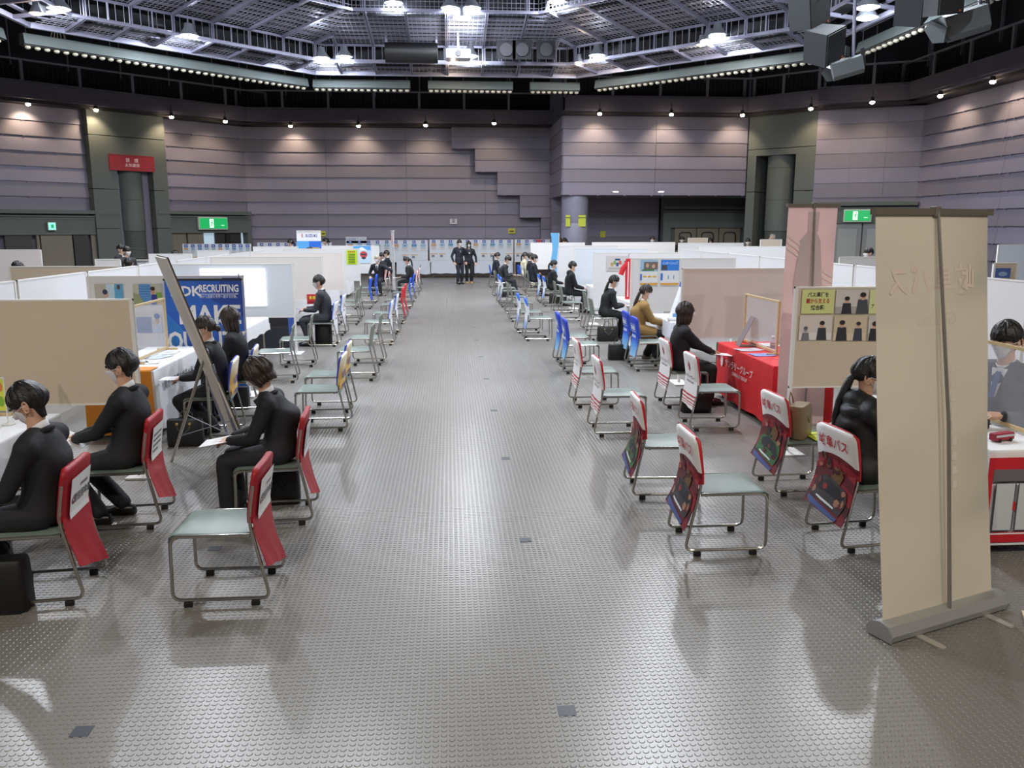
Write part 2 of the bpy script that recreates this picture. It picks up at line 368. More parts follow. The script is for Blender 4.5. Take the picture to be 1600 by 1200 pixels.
q('daylight_window', Ld-5.6, Ld-4.3, -.12, -.06, .3, zdo-.05, mat('outside_daylight', (150, 185, 255), .5, emit=2.2))
for k in range(6): q('window_bar', Ld-5.6+.24*k, Ld-5.55+.24*k, -.17, -.13, .3, zdo, M_DFRAME)
zl2 = t_at(320, 330, .35)[1]; zd2 = t_at(320, 364, .35)[1]; tB0, tB1 = t_at(268, 370, .35)[0], t_at(388, 370, .35)[0]
q = lower(wl, dl(tp0+.5), dl(.1), zl2, [(tp0+.5-tB0, tp0+.5-tB1)], zd2)
o0 = tp0+.5-tB0; ow = tB0-tB1
for a, b_, m in [(0, .2, M_DOOR), (.22, .42, M_DOOR), (.57, .72, M_DFRAME), (.75, .92, M_DFRAME)]: q('door_leaf', o0+a*ow, o0+b_*ow, -.22, -.15, 0, zd2, m)
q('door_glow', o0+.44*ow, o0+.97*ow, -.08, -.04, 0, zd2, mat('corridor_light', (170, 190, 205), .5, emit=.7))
q('door_post', o0+.7*ow, o0+.76*ow, -.3, -.2, 0, zd2, M_BLACK)
# lower storey under the box (right of the column) and on the right wall
zl3 = gy(1100, 322, 36.6).z; zd3 = gy(1100, 356, 36.6).z
wd = wall_slab('wall_doors', (gy(1035, 340, 36.6).x, 36.6), (13.2, 36.6), 0, ZB, M_CON, .3)
q = lower(wd, (gy(1035, 340, 36.6).x, 36.6), (13.2, 36.6), zl3, [(.35, 3.6)], zd3, .2)
for k in range(3):
    lf = q('door_leaf', .55+1.0*k, 1.5+1.0*k, -.12, -.05, 0, zd3, M_DOOR)
    a, b_ = .75+1.0*k, 1.28+1.0*k
    MB().tube(fillet([(a, -.135, .2), (a, -.135, zd3-.2), (b_, -.135, zd3-.2), (b_, -.135, .2)], .15, 5), .025, 6).build('handle_bar', M_BLACK, lf)
zl4 = gpl(1340, 322, (*R1, 0), (-.436, -.9, 0)).z; zd4 = gpl(1340, 347, (*R1, 0), (-.436, -.9, 0)).z
q = lower(wr, R1, R2, zl4+.15, [(.8, 2.9)], zd4-.05, .25)
for k in range(2): q('door_leaf', .85+1.02*k, 1.82+1.02*k, -.18, -.1, 0, zd4-.05, mat('door_grey', (130, 132, 130), .5)); q('door_panel', 1.0+1.02*k, 1.67+1.02*k, -.2, -.17, .4, zd4-.25, mat('door_grey_light', (150, 154, 152), .5))

# exit signs: green lit boxes
M_GREEN = mat('exit_green', (20, 150, 80), .4, emit=1.0); M_LIT = mat('exit_white', (225, 255, 235), .4, emit=1.4)
def exit_sign(c, rz, W, H, label):
    t = thing('exit_sign', label, 'exit sign', c, rz)
    MB().bbox(-W/2-.05, W/2+.05, -.03, .12, -.05, H+.05, .02).build('housing', mat('sign_housing', (190, 205, 190), .4), t)
    fc = MB().box(-W/2, W/2, -.05, -.02, 0, H).build('face', M_GREEN, t)
    u = H; man = MB(); X = -.05*W
    man.box(X-.30*u, X+.12*u, -.052, -.05, .08*u, .92*u)
    man.build('doorway', M_LIT, fc)
    g = MB(); y = -.056
    g.ball((X-.02*u, y, .76*u), (.075*u, .004, .075*u), 10, 6); g.bar((X-.04*u, y, .66*u), (X-.10*u, y, .40*u), .11*u, .004, up=(0, 1, 0))
    for a, b_ in (((-.10, .40), (.02, .26)), ((.02, .26), (-.02, .10)), ((-.10, .40), (-.16, .24)), ((-.16, .24), (-.28, .18)), ((-.05, .62), (.08, .52)), ((-.07, .62), (-.2, .52))):
        g.bar((X+a[0]*u, y, a[1]*u), (X+b_[0]*u, y, b_[1]*u), .06*u, .004, up=(0, 1, 0))
    g.build('running_figure', M_GREEN, fc)
    link('lettering', print_mesh(W*.2, H*.2, [('t', '非常口', 0, H*.1, H*.13, M_LIT)]), fc, (W*.33, -.052, H*.2))
def wall_sign(px0, px1, y0, y1, p, n, label, fn=exit_sign):
    a = gpl(px0, (y0+y1)/2, p, n); b_ = gpl(px1, (y0+y1)/2, p, n); c = (a+b_)/2; zt = gpl((px0+px1)/2, y0, p, n).z; zb = gpl((px0+px1)/2, y1, p, n).z
    d = b_-a; fn((c.x, c.y, zb), math.atan2(d.y, d.x), (b_-a).length, zt-zb, label)
wall_sign(312, 354, 341, 357, Vector((*C0, 0))+NL*.5, NL, 'green exit sign with running figure above the doors left of the purple back wall')
wall_sign(1320, 1360, 329, 345, (R1[0]-.1, R1[1]-.35, 0), (-.436, -.9, 0), 'green exit sign with running figure just left of the beige roll-up banner')
def small_exit(c, rz, W, H, label):
    t = thing('exit_lamp', label, 'exit sign', c, rz)
    MB().box(-W/2-.03, W/2+.03, -.02, .1, -.03, H+.03).build('housing', mat('sign_housing', (190, 205, 190), .4), t)
    MB().box(-W/2, W/2, -.035, -.02, 0, H).build('face', mat('exit_mint', (120, 240, 190), .4, emit=1.6), t)
    MB().box(-W*.2, W*.25, -.04, -.035, H*.2, H*.8).build('figure', mat('exit_green', (0, 0, 0)), t)
wall_sign(76, 86, 348.5, 358.5, Vector((*C0, 0))+NL*.5, NL, 'small square mint green exit light above the far left doors', small_exit)

# ---- gallery above the walls
def gallery(name, P0, P1, zf=6.68, hf=.45, out=1.0, zdark=12):
    P0, P1 = Vector((*P0[:2], 0)), Vector((*P1[:2], 0)); L = (P1-P0).length; dr = (P1-P0).normalized(); rz = math.atan2(dr.y, dr.x)
    e = struct(MB().box(0, L, -out, .3, zf-.08, zf).build(name, M_GAL, None, loc=P0, rot=(0, 0, rz)))
    MB().box(0, L, -out-.06, -out+.04, zf, zf+hf).build('fascia', M_GAL, e)
    MB().box(0, L, -out+.25, .2, ZT-.0, zf-.09).build('track_slot', mat('track_dark', (50, 44, 46), .6), e)
    MB().box(0, L, .1, .3, zf, zdark).build('back_void', M_DARK, e)
    n = max(1, round(L/1.95))
    for i in range(n+1):
        x = L*i/n; MB().box(x-.05, x+.05, -out, -out+.08, zf+hf, zf+hf+.75).build('post', M_RAIL, e)
        MB().box(x-.02, x+.02, -.1, 0, zf+hf+.7, zf+hf+2.2).build('stud_post', M_RAIL, e)
    for z in (zf+hf+.0, zf+hf+.72): MB().box(0, L, -out-.01, -out+.07, z, z+.06).build('rail', M_RAIL, e)
    ms = MB()
    for k in range(int(L/.16)): ms.box(.16*k, .16*k+.012, -out+.03, -out+.04, zf+hf, zf+hf+.72)
    ms.build('rail_mesh', mat('rail_mesh_dark', (34, 33, 38), .6), e)
    MB().tube([(0, -out+.12, ZT-.02), (L, -out+.12, ZT-.02)], .02, 6).build('conduit', mat('track_dark', (0, 0, 0)), e)
gallery('trim_1', dl(15), dl(-.6)); gallery('trim_2', C0, (4.6, BY)); gallery('trim_3', (X0, YB), (X1, YB), out=.5)
gallery('trim_4', (X1, YB), (14.3, 31.6), out=.5); gallery('trim_5', (14, 31.8), R2); gallery('trim_6', R2, R3)

# ================================================================ CEILING GRID, LAMPS, RING, SPEAKERS
OC = Vector((0, 18.9, 0)); ON = [Vector((math.cos(PI/4*k), math.sin(PI/4*k), 0)) for k in range(8)]
def octd(p): return max((Vector((p[0], p[1], 0))-OC).dot(n) for n in ON)
AE, ZE, SL = 10.6, 7.2, .12
TIER = ((AE, 9.35, 0.), (9.35, 6.4, .50), (6.4, 2.2, 1.2))            # the grid rises in two steps towards the middle of the hall
def lift(a): return next((d for o_, i_, d in TIER if a > i_), 1.2)
def ceil_z(p): a = octd(p); return ZE+SL*(AE-a)+lift(a)
def ceil_hit(x, y, dz=0.):
    d = ray(x, y); lo, hi = .001, .06
    for _ in range(60):
        m = (lo+hi)/2; p = d*m
        if CAM_H+p[2] < ceil_z(p)+dz: lo = m
        else: hi = m
    return Vector((d[0]*lo, d[1]*lo, CAM_H+d[2]*lo))
ceil_root = bpy.data.objects['ceiling']
T8 = math.tan(PI/8)
def sector(k, detail):
    n = ON[k]; t = Vector((-n.y, n.x, 0))
    def P(a, s, dz=0.): q = OC+n*a+t*s; return Vector((q.x, q.y, ZE+SL*(AE-a)+dz))
    for a, dz, w_, h_ in ((AE, 0, .10, .12), (9.35, .0, .06, .07), (9.35, .50, .06, .07), (6.4, .50, .06, .07), (6.4, 1.2, .06, .07)): MB().bar(P(a, -a*T8, dz), P(a, a*T8, dz), w_, h_).build('edge_beam', M_STEEL, ceil_root)
    for o_, i_, dz in TIER:
        for i in range(-4, 5):                               # radial double channels under each tier
            s = i*1.17; a_in = max(i_, abs(s)/T8)
            if a_in >= o_-.2: continue
            b_ = MB()
            for ds in (-.028, .028): b_.bar(P(a_in, s+ds, dz), P(o_, s+ds, dz), .03, .08)
            b_.build('radial_beam', M_STEEL, ceil_root)
        a = o_-.2; st = .34 if detail else 1.0
        while a > i_+.05:                                    # flat purlins above the mesh
            MB().bar(P(a, -a*T8, dz+.16), P(a, a*T8, dz+.16), .13, .04).build('purlin', M_STEEL, ceil_root); a -= st
        if detail:
            wm = MB(); g = .14
            for a in np.arange(o_-.1, i_, -g): wm.bar(P(a, -a*T8, dz+.05), P(a, a*T8, dz+.05), .010, .010)
            for s in np.arange(-o_*T8, o_*T8, g):
                a_in = max(abs(s)/T8, i_)
                if a_in < o_-.1: wm.bar(P(a_in, s, dz+.055), P(o_, s, dz+.055), .010, .010)
            wm.build('wire_mesh', M_WIRE, ceil_root)['kind'] = 'stuff'
    for ap, dz0, dz1, lat in ((9.35, 0., .50, .22), (6.4, .50, 1.2, .13)):       # upright lattice at each step
        h = ap*T8
        for s in np.arange(-4, 5)*1.17:
            if abs(s) < h:
                b_ = MB()
                for ds in (-.028, .028): b_.bar(P(ap, s+ds, dz0), P(ap, s+ds, dz1), .03, .04)
                b_.build('lattice_post', M_STEEL, ceil_root)
        for s in np.arange(-3.5, 4)*1.17:
            if abs(s) < h and ap > 9: MB().bar(P(ap, s, dz0), P(ap, s, dz1), .035, .035).build('lattice_post', M_STEEL, ceil_root)
        lm = MB()
        for s in np.arange(-h, h, lat): lm.bar(P(ap+.02, s, dz0), P(ap+.02, s, dz1), .010, .010)
        if ap < 7:
            for z in np.arange(dz0, dz1, lat): lm.bar(P(ap+.02, -h, z), P(ap+.02, h, z), .010, .010)
        lm.build('wire_lattice', M_WIRE, ceil_root)['kind'] = 'stuff'
        MB().loft([[P(ap+.4, -h*.94, dz0), P(ap+.4, h*.94, dz0), P(ap+.4, h*.94, dz1), P(ap+.4, -h*.94, dz1)], [P(ap+.42, -h*.94, dz0), P(ap+.42, h*.94, dz0), P(ap+.42, h*.94, dz1), P(ap+.42, -h*.94, dz1)]]).build('dark_back', M_DARK, ceil_root)
for k in range(8): sector(k, k in (1, 2, 3))

M_LAMP = mat('lamp_glow', (235, 242, 255), .5, emit=30.); M_LAMPW = mat('lamp_glow_warm', (255, 200, 140), .5, emit=14.)
M_REF = mat('lamp_housing', (170, 175, 185), .35, .6)
lamp_me = [MB().lathe([(.05, .34), (.11, .32), (.13, .20), (.24, .05), (.27, 0), (.26, 0), (.23, .04)], 18).mesh('housing', M_REF, True),
           MB().lathe([(.02, .02), (.19, .02), (.22, .0), (.15, -.035), (.02, -.045)], 18).mesh('lens', M_LAMP, True),
           MB().bar((0, 0, .3), (0, 0, .62), .03, .03).mesh('bracket', M_STEEL)]
warm_me = MB().lathe([(.02, .02), (.12, .02), (.13, .0), (.09, -.03), (.02, -.035)], 14).mesh('lens', M_LAMPW, True)
def ceiling_lamp(p, label, power, warm=False, grp='round lamps in the ceiling grid'):
    t = thing('ceiling_lamp', label, 'ceiling lamp', p, 0, grp)
    link('housing', lamp_me[0], t, scale=(.6, .6, .8) if warm else None); link('lens', warm_me if warm else lamp_me[1], t); link('bracket', lamp_me[2], t)
    l = bpy.data.lights.new('lamp', 'AREA'); l.shape = 'DISK'; l.size = .4; l.energy = power; l.color = WARM if warm else COOL
    o = bpy.data.objects.new('lamp_light', l); COL.objects.link(o); o.parent = t; o.location = (0, 0, -.07)
    l2 = bpy.data.lights.new('lamp_spill', 'POINT'); l2.energy = power*1.0; l2.color = l.color; l2.shadow_soft_size = .05
    o2 = bpy.data.objects.new('lamp_spill', l2); COL.objects.link(o2); o2.parent = t; o2.location = (0, 0, -.16)
    return t
WHERE = ['leftmost cool ceiling lamp at the top left corner', 'ceiling lamp above the long left light batten', 'left one of the two close lamps left of the centre', 'right one of the two close lamps left of the centre',
         'lamp inside the wire lattice left of the top centre pair', 'left one of the bright pair at the top centre', 'right one of the bright pair at the top centre', 'lamp hanging lower below the bright top centre pair', 'lamp beside the projector gear above the middle batten',
         'lamp at the top edge right of the bright centre pair', 'lamp above the right end of the back light batten', 'left one of the two close lamps above the right batten', 'right one of the two close lamps above the right batten', 'lamp at the top between the two speaker clusters', 'second lamp just under the one between the speaker clusters']
for i, (x, y) in enumerate([(92, 14), (295, 56), (502, 91), (538, 89), (615, 5), (703, 13), (737, 13), (722, 29), (735, 88), (870, 3), (933, 87), (1108, 64), (1121, 55), (1356, 12), (1354, 28)]):
    ceiling_lamp(ceil_hit(x, y, -.28), 'round '+WHERE[i], P_LAMP*(.75 if i in (2, 3, 5, 6, 7, 11, 12, 13, 14) else 1), grp=None)
for i, (x, y, s) in enumerate([(57, 21, 'beside the top left corner lamp'), (708, 98, 'under the projector gear at the back'), (905, 98, 'left of the lamp above the back batten'), (1096, 70, 'left of the close pair above the right batten')]):
    ceiling_lamp(ceil_hit(x, y, -.22), 'small orange ceiling lamp '+s, 30, True, None)
k = 0
for a, n_, off in ((8.8, 8, .5), (5.6, 6, .2)):                # the same rings of lamps go on over the rest of the hall, above the frame
    for i in range(n_):
        g = 2*PI*(i+off)/n_; p = OC+Vector((a*math.cos(g), a*math.sin(g), 0))
        if p.y > 21.5: continue
        ceiling_lamp((p.x, p.y, ceil_z(p)-.12), 'round lamp in the ceiling grid above the picture', P_LAMP*1.5, grp='lamps above the picture')

# ---- ring of light battens with rows of switched-off bulbs
ZR = 6.8; AR = 11.35; M_BAT = mat('batten_metal', (112, 122, 122), .4, .35, var=.15, scale=2); M_BULB = mat('frosted_bulb', (205, 200, 180), .35)
bulb_me = MB().lathe([(.035, .07), (.05, .05), (.075, .0), (.07, -.03), (.035, -.055), (.01, -.06)], 12).mesh('bulb', M_BULB, True)
def batten(p0, p1, nb, label):
    p0, p1 = Vector((*p0, ZR)), Vector((*p1, ZR)); L = (p1-p0).length; d = (p1-p0).normalized()
    t = thing('light_batten', label, 'light batten', p0, math.atan2(d.y, d.x), 'ring of light battens')
    MB().loft([[(x, -.16, .05), (x, .2, .05), (x, .2, .32), (x, -.10, .32)] for x in (0, L)]).build('housing', M_BAT, t)
    MB().box(0, L, -.1, .12, .02, .06).build('bulb_tray', M_BLACK, t)
    r = MB(); r.tube([(0, -.02, .62), (L, -.02, .62)], .018, 6)
    r.build('rail', M_STEEL, t)
    for x in np.linspace(.1, L-.1, max(2, int(L/2.2)+1)): MB().tube([(x, -.02, .32), (x, -.02, 5.19)], .012, 5).build('hanger', M_STEEL, t)
    for i in range(nb): link('bulb', bulb_me, t, (L*(i+.5)/nb, 0, 0))
YR = OC.y+AR; 
def bxx(px): return gy(px, 142, YR).x
hs = AR*T8
for a, b_, n_, s in ((490, 641, 15, 'back left piece of the light batten ring with a row of bulbs'), (669, 801, 15, 'middle piece of the back light batten with a row of bulbs'), (828, 905, 9, 'short right piece of the back light batten')): batten((bxx(a), YR), (bxx(b_), YR), n_, s)
c = [(-hs-.1, YR-.15), (-AR+.3, OC.y+hs+.2)]; batten(c[1], c[0], 37, 'long left diagonal light batten with a row of bulbs')
batten((hs+.45, YR-.5), (AR-.2, OC.y+hs+.1), 37, 'long right diagonal light batten with a row of bulbs')
batten((AR, OC.y+hs-.3), (AR, OC.y-hs), 32, 'right side light batten behind the second speaker cluster'); batten((-AR, OC.y-hs), (-AR, OC.y+hs-.3), 32, 'left side light batten in the top left corner')
cb = MB()
for k in range(5):
    q0 = gy(82+k, 47, 27); cb.tube([q0+Vector((.05*k, 0, 0)), q0+Vector((.1*k-.12, 0, -.35)), q0+Vector((.1+.04*k, 0, -.52)), q0+Vector((.28, 0, -.5+.03*k)), q0+Vector((.32, 0, -.3))], .014, 5)
tag(cb.build('cable_bundle', mat('cable_cream', (200, 200, 170), .6)), 'loose bundle of cream cables hanging over the left batten', 'cable')
# black roller drum and projector gear under the grid
q0, q1 = gy(602, 82, 27.6), gy(684, 80, 27.6)
t = thing('screen_roller', 'long black roller drum hanging under the ceiling grid', 'roller', ((q0.x+q1.x)/2, 27.6, q0.z)); Lr = q1.x-q0.x
MB().tube([(-Lr/2, 0, 0), (Lr/2, 0, 0)], .3, 18).build('drum', M_BLACK, t, True)
for s in (-1, 1): MB().bar((s*Lr*.48, 0, 0), (s*Lr*.48, 0, .7), .06, .06).build('bracket', M_STEEL, t)
q0 = gy(716, 86, 27.2); t = thing('ceiling_projector', 'white projector box mounted under the grid near the middle', 'projector', q0)
MB().bbox(-.38, .38, -.3, .3, -.14, .14, .03).build('body', mat('projector_white', (190, 192, 200), .4), t); MB().tube([(0, -.3, 0), (0, -.36, 0)], .09, 14).build('lens', M_BLACK, t); MB().bar((0, 0, .14), (0, 0, .7), .06, .06).build('pole', M_STEEL, t)
for i, x in enumerate((790, 815, 852)):
    q0 = gy(x, 80, 27.6); t = thing('stage_speaker', ['first', 'second', 'third'][i]+' of three small dark speakers in the grid right of the centre, from the left', 'speaker', q0)
    MB().loft([[(-.24, .2, -.2), (.24, .2, -.2), (.24, .2, .2), (-.24, .2, .2)], [(-.3, -.2, -.28), (.3, -.2, -.28), (.3, -.2, .28), (-.3, -.2, .28)]]).build('cabinet', mat('speaker_dark', (34, 34, 40), .6), t)
    MB().lathe([(.02, 0), (.18, 0), (.2, .02), (.2, .04)], 16).build('cone', mat('speaker_cone', (70, 70, 76), .6), t, loc=(0, -.22, 0), rot=(PI/2, 0, 0)); MB().bar((0, 0, .2), (0, 0, .6), .04, .04).build('yoke', M_STEEL, t)
# ---- hanging loudspeakers, top right
M_SPK = mat('speaker_grey', (56, 59, 62), .6, var=.05); M_SPK2 = mat('speaker_horn', (92, 98, 101), .55); M_ORG = mat('orange_tag', (210, 110, 60), .5)
def cabinet(c, rz, tilt, W, H, D, label):
    t = thing('hanging_speaker', label, 'loudspeaker', c); t.rotation_euler = (tilt[0], tilt[1], rz)
    MB().loft([[(-W/2, -D/2, z), (W/2, -D/2, z), (W*.36, D/2, z), (-W*.36, D/2, z)] for z in (-H/2, H/2)]).build('cabinet', M_SPK, t)
    MB().box(-W*.46, W*.46, -D/2-.02, -D/2, -H*.46, H*.46).build('grille', mat('speaker_grille', (60, 62, 64), .7, bump=.3, bscale=200), t)
    MB().box(W*.30, W*.36, -D/2-.03, -D/2-.02, -H*.44, -H*.38).build('badge', M_ORG, t)
    MB().box(W*.15, W*.2, -D/2-.03, -D/2-.02, H*.3, H*.36).build('bolt', M_BLACK, t)
def wedge(c, rz, W, H, D, label, tl=.35):
    t = thing('wedge_speaker', label, 'loudspeaker', c); t.rotation_euler = (tl, -.25, rz)
    MB().loft([[(x, -D*.5, -H*.2), (x, -D*.1, -H*.5), (x, D*.5, -H*.1), (x, D*.45, H*.45), (x, -D*.3, H*.5)] for x in (-W/2, W/2)]).build('cabinet', M_SPK2, t)
    MB().bar((W*.5+.02, 0, -.05), (W*.5+.02, 0, H*.85), .06, .02).build('yoke', M_SPK, t)
YS = 15.0
cabinet(gy(1262, 14, YS+.15), .5, (.12, -.32, 0), .55, .62, .5, 'upper grey loudspeaker of the left hanging cluster'); cabinet(gy(1286, 70, YS-.1), .5, (.3, -.42, 0), .55, .55, .5, 'lower grey loudspeaker of the left hanging cluster')
wedge(gy(1324, 106, YS-.45), -.35, .5, .3, .3, 'small wedge speaker hanging under the left cluster'); wedge(gy(1298, 116, YS+.35), .9, .3, .22, .28, 'dark wedge speaker behind the small hanging wedge', .5)
MB().tube([gy(1333, 100, YS-.42), gy(1338, -60, YS-.42)], .03, 8).build('hanging_pole', M_STEEL); tag(bpy.data.objects['hanging_pole'], 'thin steel pole carrying the left hanging speakers', 'pole')
cabinet(gy(1425, 6, 14.3), .8, (.15, -.5, 0), .5, .6, .45, 'dark loudspeaker at the top edge of the right cluster'); cabinet(gy(1472, 0, 13.6), .2, (.15, -.15, 0), .5, .45, .4, 'loudspeaker with orange tag at the top edge, right cluster')
wedge(gy(1510, 36, 13.8), -.45, .62, .42, .5, 'large wedge speaker hanging under the right cluster'); wedge(gy(1470, 50, 13.9), .6, .38, .3, .4, 'folded wedge speaker left of the large hanging wedge', .6)
MB().tube([gy(1532, 28, 13.8), gy(1530, -70, 13.8)], .03, 8).build('hanging_pole', M_STEEL); tag(bpy.data.objects['hanging_pole.001'], 'thin steel pole carrying the right hanging speakers', 'pole')

# ---- warm spots washing the walls
M_SPOT = mat('spot_glow', (255, 232, 200), .5, emit=60.)
sp_me = [MB().lathe([(.02, .16), (.06, .15), (.075, .02), (.08, 0)], 12).mesh('can', mat('spot_can', (40, 38, 38), .5), True), MB().ball((0, 0, 0), (.085, .085, .06), 10, 6).mesh('bulb', M_SPOT, True), MB().tube([(0, 0, .14), (0, 0, .42)], .014, 6).mesh('stem', M_BLACK)]
SPOTS = [((44, 163), NL, 'leftmost'), ((150, 172), NL, 'second from the left, above the green pillar'), ((268, 183), NL, 'third from the left, right of the green pillar'), ((352, 190), NL, 'fourth from the left, near the wall corner'), ((454, 197), None, 'first on the purple back wall from the left'), ((560, 197), None, 'second on the purple back wall'), ((665, 196), None, 'third on the purple back wall'), ((772, 193), None, 'on the stepped panels of the back wall'),
         ((937, 178), None, 'first on the projecting box'), ((1049, 179), None, 'second on the projecting box'), ((1160, 180), None, 'third on the projecting box'), ((1267, 170), Vector((-.7071, -.7071, 0)), 'above the right green pillar'), ((1363, 160), Vector((-.436, -.9, 0)), 'right of the right green pillar'), ((1469, 150), Vector((-1, 0, 0)), 'second from the right end'), ((1551, 128), Vector((-1, 0, 0)), 'rightmost')]
def wall_spot(p, n, label, e, grp, col=WARM):
    t = thing('wall_spotlight', label, 'spotlight', p, 0, grp); link('can', sp_me[0], t, (0, 0, .03)); link('bulb', sp_me[1], t); link('stem', sp_me[2], t)
    l = bpy.data.lights.new('spot', 'SPOT'); l.energy = e; l.color = col; l.spot_size = math.radians(105); l.spot_blend = .7; l.shadow_soft_size = .06
    o = bpy.data.objects.new('spot_light', l); COL.objects.link(o); o.parent = t; o.location = (0, 0, -.08); o.rotation_euler = Vector((-n.x*.62, -n.y*.62, -1)).to_track_quat('-Z', 'Y').to_euler()
for (x, y), n, s in SPOTS:
    n = n if n is not None else Vector((0, -1, 0))
    wall_spot(gz(x, y, 6.44), n, 'lit warm spotlight '+s, P_SPOT*(4 if True else 1), None)
for p in ((-9, .2, 6.3), (-5.5, -1.2, 6.3), (-2, -1.4, 6.3), (2, -1.4, 6.3), (5.5, -1.2, 6.3), (9, 1.5, 6.3)):        # unseen floods added behind the camera, aimed forward to brighten the near boards
    wall_spot(Vector(p), Vector((0, -1.6, 0)), 'unseen flood lamp behind the viewpoint aimed forward', P_NEAR, 'added floods behind the viewpoint', (1.0, .92, .80))
# two small downlights under the box
for x, s in ((962, 'left'), (1033, 'right')):
    q0 = gz(x, 299.5, ZB+.0); t = thing('downlight', s+' small round downlight under the projecting box', 'downlight', q0)
    MB().lathe([(.1, .02), (.13, .02), (.14, 0), (.1, 0)], 14).build('ring', M_REF, t); MB().lathe([(.02, -.005), (.1, -.005), (.1, .01)], 14).build('lens', mat('downlight_glow', (255, 240, 225), .5, emit=18), t)
    l = bpy.data.lights.new('down', 'SPOT'); l.energy = 60; l.color = (1, .85, .8); l.spot_size = 2.2; l.spot_blend = .8
    o = bpy.data.objects.new('down_light', l); COL.objects.link(o); o.parent = t; o.location = (0, 0, -.05)

# ================================================================ CHAIRS
M_CHR = mat('chair_tube_steel', (178, 174, 166), .22, .9); M_VIN = mat('green_grey_vinyl', (110, 126, 118), .4, var=.04, scale=20)
M_VINB = mat('green_grey_back', (112, 122, 108), .5); M_PAD = mat('black_rubber', (18, 18, 18), .6)
BACK = [(-.235, .795), (-.222, .72), (-.205, .62), (-.192, .53), (-.196, .47), (-.205, .43)]       # (x,z) line of the back tubes
def back_x(z):
    pts = BACK+[(-.268, .12), (-.27, .0)]
    for (x0, z0), (x1, z1) in zip(pts, pts[1:]):
        if z >= z1: return x0+(x1-x0)*(z0-z)/(z0-z1)
    return -.27
def _side():
    pts = [(x, 0, z) for x, z in BACK[::1]][1:]+[(-.285, 0, .042), (.265, 0, .042), (.255, 0, .425), (-.19, 0, .425)]
    p = [Vector(q) for q in pts]; body = fillet(p[4:], .055, 5)
    return MB().tube(p[:4]+body, .0105, 8).mesh('side_frame', M_CHR, True)
def _seat():
    mb = MB(); prof = [(.272, .395), (.268, .42), (.245, .437), (.18, .441), (.0, .436), (-.12, .437), (-.19, .445)]
    rings = []
    for i, (x, z) in enumerate(prof): rings.append([(x, -.205, z-.018), (x, -.212, z-.006), (x, -.2, z), (x, .2, z), (x, .212, z-.006), (x, .205, z-.018)])
    return mb.loft(rings).mesh('seat', M_VIN, 50)
def _back(m):
    mb = MB(); rings = []
    for z, wf in [(.488, .955), (.50, 1), (.56, 1), (.64, 1), (.72, 1), (.765, .98), (.785, .93), (.797, .80)]:
        x = back_x(z); w = .212*wf; rings.append([(x-.010, -w, z), (x-.018, -w*.5, z), (x-.020, 0, z), (x-.018, w*.5, z), (x-.010, w, z), (x+.010, w, z), (x+.004, w*.5, z), (x+.002, 0, z), (x+.004, -w*.5, z), (x+.010, -w, z)])
    return mb.loft(rings).mesh('backrest', m, 50)
SIDE, SEAT, BACKM = _side(), _seat(), _back(M_VINB)
PADM = MB().bbox(-.024, .024, -.013, .013, 0, .032, .004).mesh('foot_pad', M_PAD)
XBAR = MB().tube([(0, -.215, 0), (0, .215, 0)], .009, 8).mesh('cross_bar', M_CHR, True)

def zoned(name, zones, rough=.75, curve=0., noise=None):
    """cloth with colour zones by height (object z); zones = [(z_from, colour), ...] from the bottom; curve bends the borders across y"""
    m = bpy.data.materials.new(name); m.use_nodes = True; nt = m.node_tree; N = nt.nodes; Lk = nt.links; b = N['Principled BSDF']; b.inputs['Roughness'].default_value = rough
    tc = N.new('ShaderNodeTexCoord'); sep = N.new('ShaderNodeSeparateXYZ'); Lk.new(tc.outputs['Object'], sep.inputs[0])
    src = sep.outputs[2]
    if curve:
        a = N.new('ShaderNodeMath'); a.operation = 'MULTIPLY'; Lk.new(sep.outputs[1], a.inputs[0]); Lk.new(sep.outputs[1], a.inputs[1])
        c = N.new('ShaderNodeMath'); c.operation = 'MULTIPLY_ADD'; Lk.new(a.outputs[0], c.inputs[0]); c.inputs[1].default_value = curve; Lk.new(src, c.inputs[2]); src = c.outputs[0]
    if noise:
        nz = N.new('ShaderNodeTexNoise'); nz.inputs['Scale'].default_value = noise[0]; nz.inputs['Detail'].default_value = 5; Lk.new(tc.outputs['Object'], nz.inputs['Vector'])
        d = N.new('ShaderNodeMath'); d.operation = 'MULTIPLY_ADD'; Lk.new(nz.outputs['Fac'], d.inputs[0]); d.inputs[1].default_value = noise[1]; Lk.new(src, d.inputs[2])
        e = N.new('ShaderNodeMath'); e.operation = 'SUBTRACT'; Lk.new(d.outputs[0], e.inputs[0]); e.inputs[1].default_value = noise[1]*.5; src = e.outputs[0]
    r = N.new('ShaderNodeValToRGB'); Lk.new(src, r.inputs[0]); cr = r.color_ramp; cr.interpolation = 'CONSTANT' if not (noise and len(noise) > 2) else 'LINEAR'
    while len(cr.elements) > 1: cr.elements.remove(cr.elements[-1])
    cr.elements[0].position = max(0, zones[0][0]); cr.elements[0].color = srgb(zones[0][1])
    for z, c in zones[1:]: el = cr.elements.new(z); el.color = srgb(c)
    Lk.new(r.outputs[0], b.inputs['Base Color']); return m
